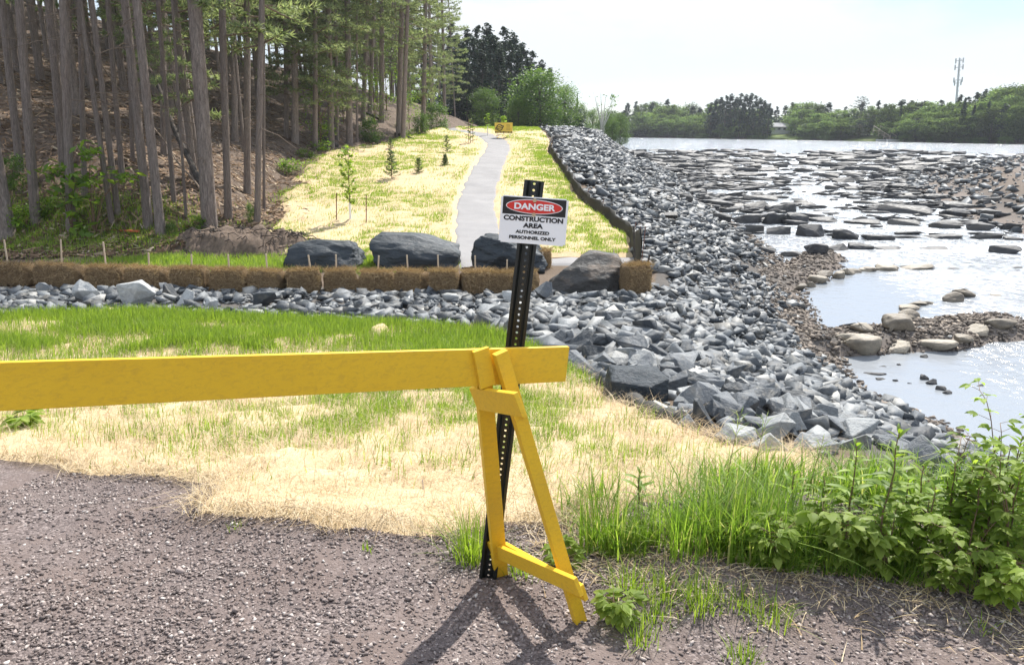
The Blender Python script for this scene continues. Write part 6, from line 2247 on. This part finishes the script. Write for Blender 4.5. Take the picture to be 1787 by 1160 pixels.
for i, (px, py, yt, r, n, lab) in enumerate([
        (1045, 955, 838, .12, 120, 'tall grass tuft at the straw edge nearest the barricade'), (1080, 962, 850, .12, 110, 'tall grass tuft, second from the barricade along the brink'),
        (1130, 950, 855, .12, 110, 'grass tuft behind the single upright weed'), (1185, 962, 830, .13, 120, 'grass tuft left of the densest tall clump'),
        (1255, 965, 812, .16, 190, 'densest tall grass clump in the middle of the brink'), (1310, 960, 820, .16, 170, 'tall grass clump just right of the densest one'),
        (1370, 965, 830, .15, 140, 'tall grass clump beside the thin weed stalk'), (1430, 970, 850, .14, 110, 'grass clump between the stalk and the brambles'),
        (820, 975, 888, .13, 210, 'bright grass tuft behind the post and the sawhorse legs'), (905, 1000, 955, .10, 70, 'short grass tuft between the sawhorse legs'),
        (1115, 1120, 1070, .07, 50, 'small grass tuft on the gravel below the raspberry-like plant'), (1145, 1085, 1045, .07, 50, 'small grass tuft beside the raspberry-like plant'),
        (1345, 1085, 1025, .10, 70, 'sprawling grass tuft on the gravel below the bushy bramble'), (1290, 1060, 1010, .10, 70, 'sprawling grass tuft left of the low bushy bramble'),
        (1220, 1055, 995, .12, 110, 'yellow-green grass tuft in the middle of the gravel margin'), (1160, 1045, 985, .12, 110, 'yellow-green grass tuft nearer the barricade foot'),
        (1300, 1158, 1115, .09, 60, 'pale grass tuft at the bottom margin of the gravel'), (1095, 1030, 975, .10, 90, 'yellow-green grass tuft just right of the sawhorse leg'),
        (1710, 1100, 1070, .06, 30, 'faded grass tuft on the gravel below the low bramble'), (640, 960, 940, .05, 20, 'tiny grass tuft at the gravel edge left of the post'),
        (410, 922, 905, .05, 24, 'tiny weed tuft at the corner of the straw edge')]):
    p = wp(px, py); grass_tuft(p, height_to(p, px, yt) * 1.05, r, n, lab, 90 + i, 'tall_grass' if i < 8 else 'grass', None, .0075 if i < 8 else .0055)
# tall seeding grass stalks in front of the stones
for i, (px, py, yt, lab) in enumerate([(1262, 900, 720, 'feathery grass stalk standing before the pale riprap'), (1305, 900, 728, 'second feathery grass stalk before the pale riprap'), (1400, 930, 770, 'dark seed stalk in front of the wedge stones')]):
    p = wp(px, py); h_ = height_to(p, px, yt)
    e = thing('grass_stalk', lab, 'plant', tuple(p))
    S, L = Geo(), Geo(); pts = [Vector((.05 * f * f, 0, h_ * f)) for f in np.linspace(0, 1, 6)]
    S.tube(pts, [.0022, .002, .0018, .0015, .0012, .0008], 4); S.obj('stem', M['stem'], e)
    for k in range(26):
        f = .72 + .28 * k / 26; q = Vector((.05 * f * f, 0, h_ * f))
        put(L, blade_leaf(.07 * (1.3 - f) / .5 + .02, .004, 2, .2, .2), q, k * 2.4, .6)
    for f in (.25, .4, .55): put(L, blade_leaf(.16, .008, 4, .2, .5), Vector((0, 0, h_ * f)), f * 12, .8)
    L.obj('leaves', M['field_grass'], e)

# litter under the weeds: dry stems on the gravel edge
n = 2600
x = rng.uniform(.1, 3.0, n); y = weed_front(x) + rng.normal(.05, .22, n)
V, T = ribbons(np.stack([x, y, H(x, y) + .006], -1), rng.uniform(.02, .05, n), rng.uniform(.002, .006, n), rng.uniform(0, 6.28, n), rng.uniform(1.5, 5, n), 2)
link('dry_litter', np_mesh('dry_litter', V, T, mat=M['strand']), kind='stuff', label='dry stems lying along the edge of the weeds', cat='litter')
# thin trailing stem by the post
q = [Vector(v) for v in gpts([738, 742, 760, 785, 815, 838], [862, 890, 925, 955, 975, 985])]
g = Geo(); g.tube([v - q[0] + Vector((0, 0, .03 if i else .09)) for i, v in enumerate(q)], [.004, .004, .004, .004, .003, .002], 5)
o = g.obj('dry_twig', M['twig'], smooth=True, label='thin dry twig curving from the straw toward the post foot', cat='twig'); o.location = q[0]
q = [Vector(v) for v in gpts([1590, 1650, 1710, 1790], [1008, 1030, 1052, 1075])]
g = Geo(); g.tube([v - q[0] + Vector((0, 0, .02)) for v in q], [.004, .004, .003, .003], 5)
o = g.obj('dry_twig', M['twig'], smooth=True, label='long dry twig lying along the gravel edge under the brambles', cat='twig'); o.location = q[0]


# ================================================================== AIR
g = Geo(); g.box((60, 700, 34), (2600, 1750, 84))
hm = bpy.data.materials.new('haze'); hm.use_nodes = True
hm.node_tree.nodes.clear()
ho = hm.node_tree.nodes.new('ShaderNodeOutputMaterial'); hv = hm.node_tree.nodes.new('ShaderNodeVolumePrincipled')
hv.inputs['Color'].default_value = (.86, .91, 1.0, 1); hv.inputs['Density'].default_value = .0003; hv.inputs['Anisotropy'].default_value = .2
hm.node_tree.links.new(hv.outputs['Volume'], ho.inputs['Volume'])
g.obj('haze', hm, kind='stuff')
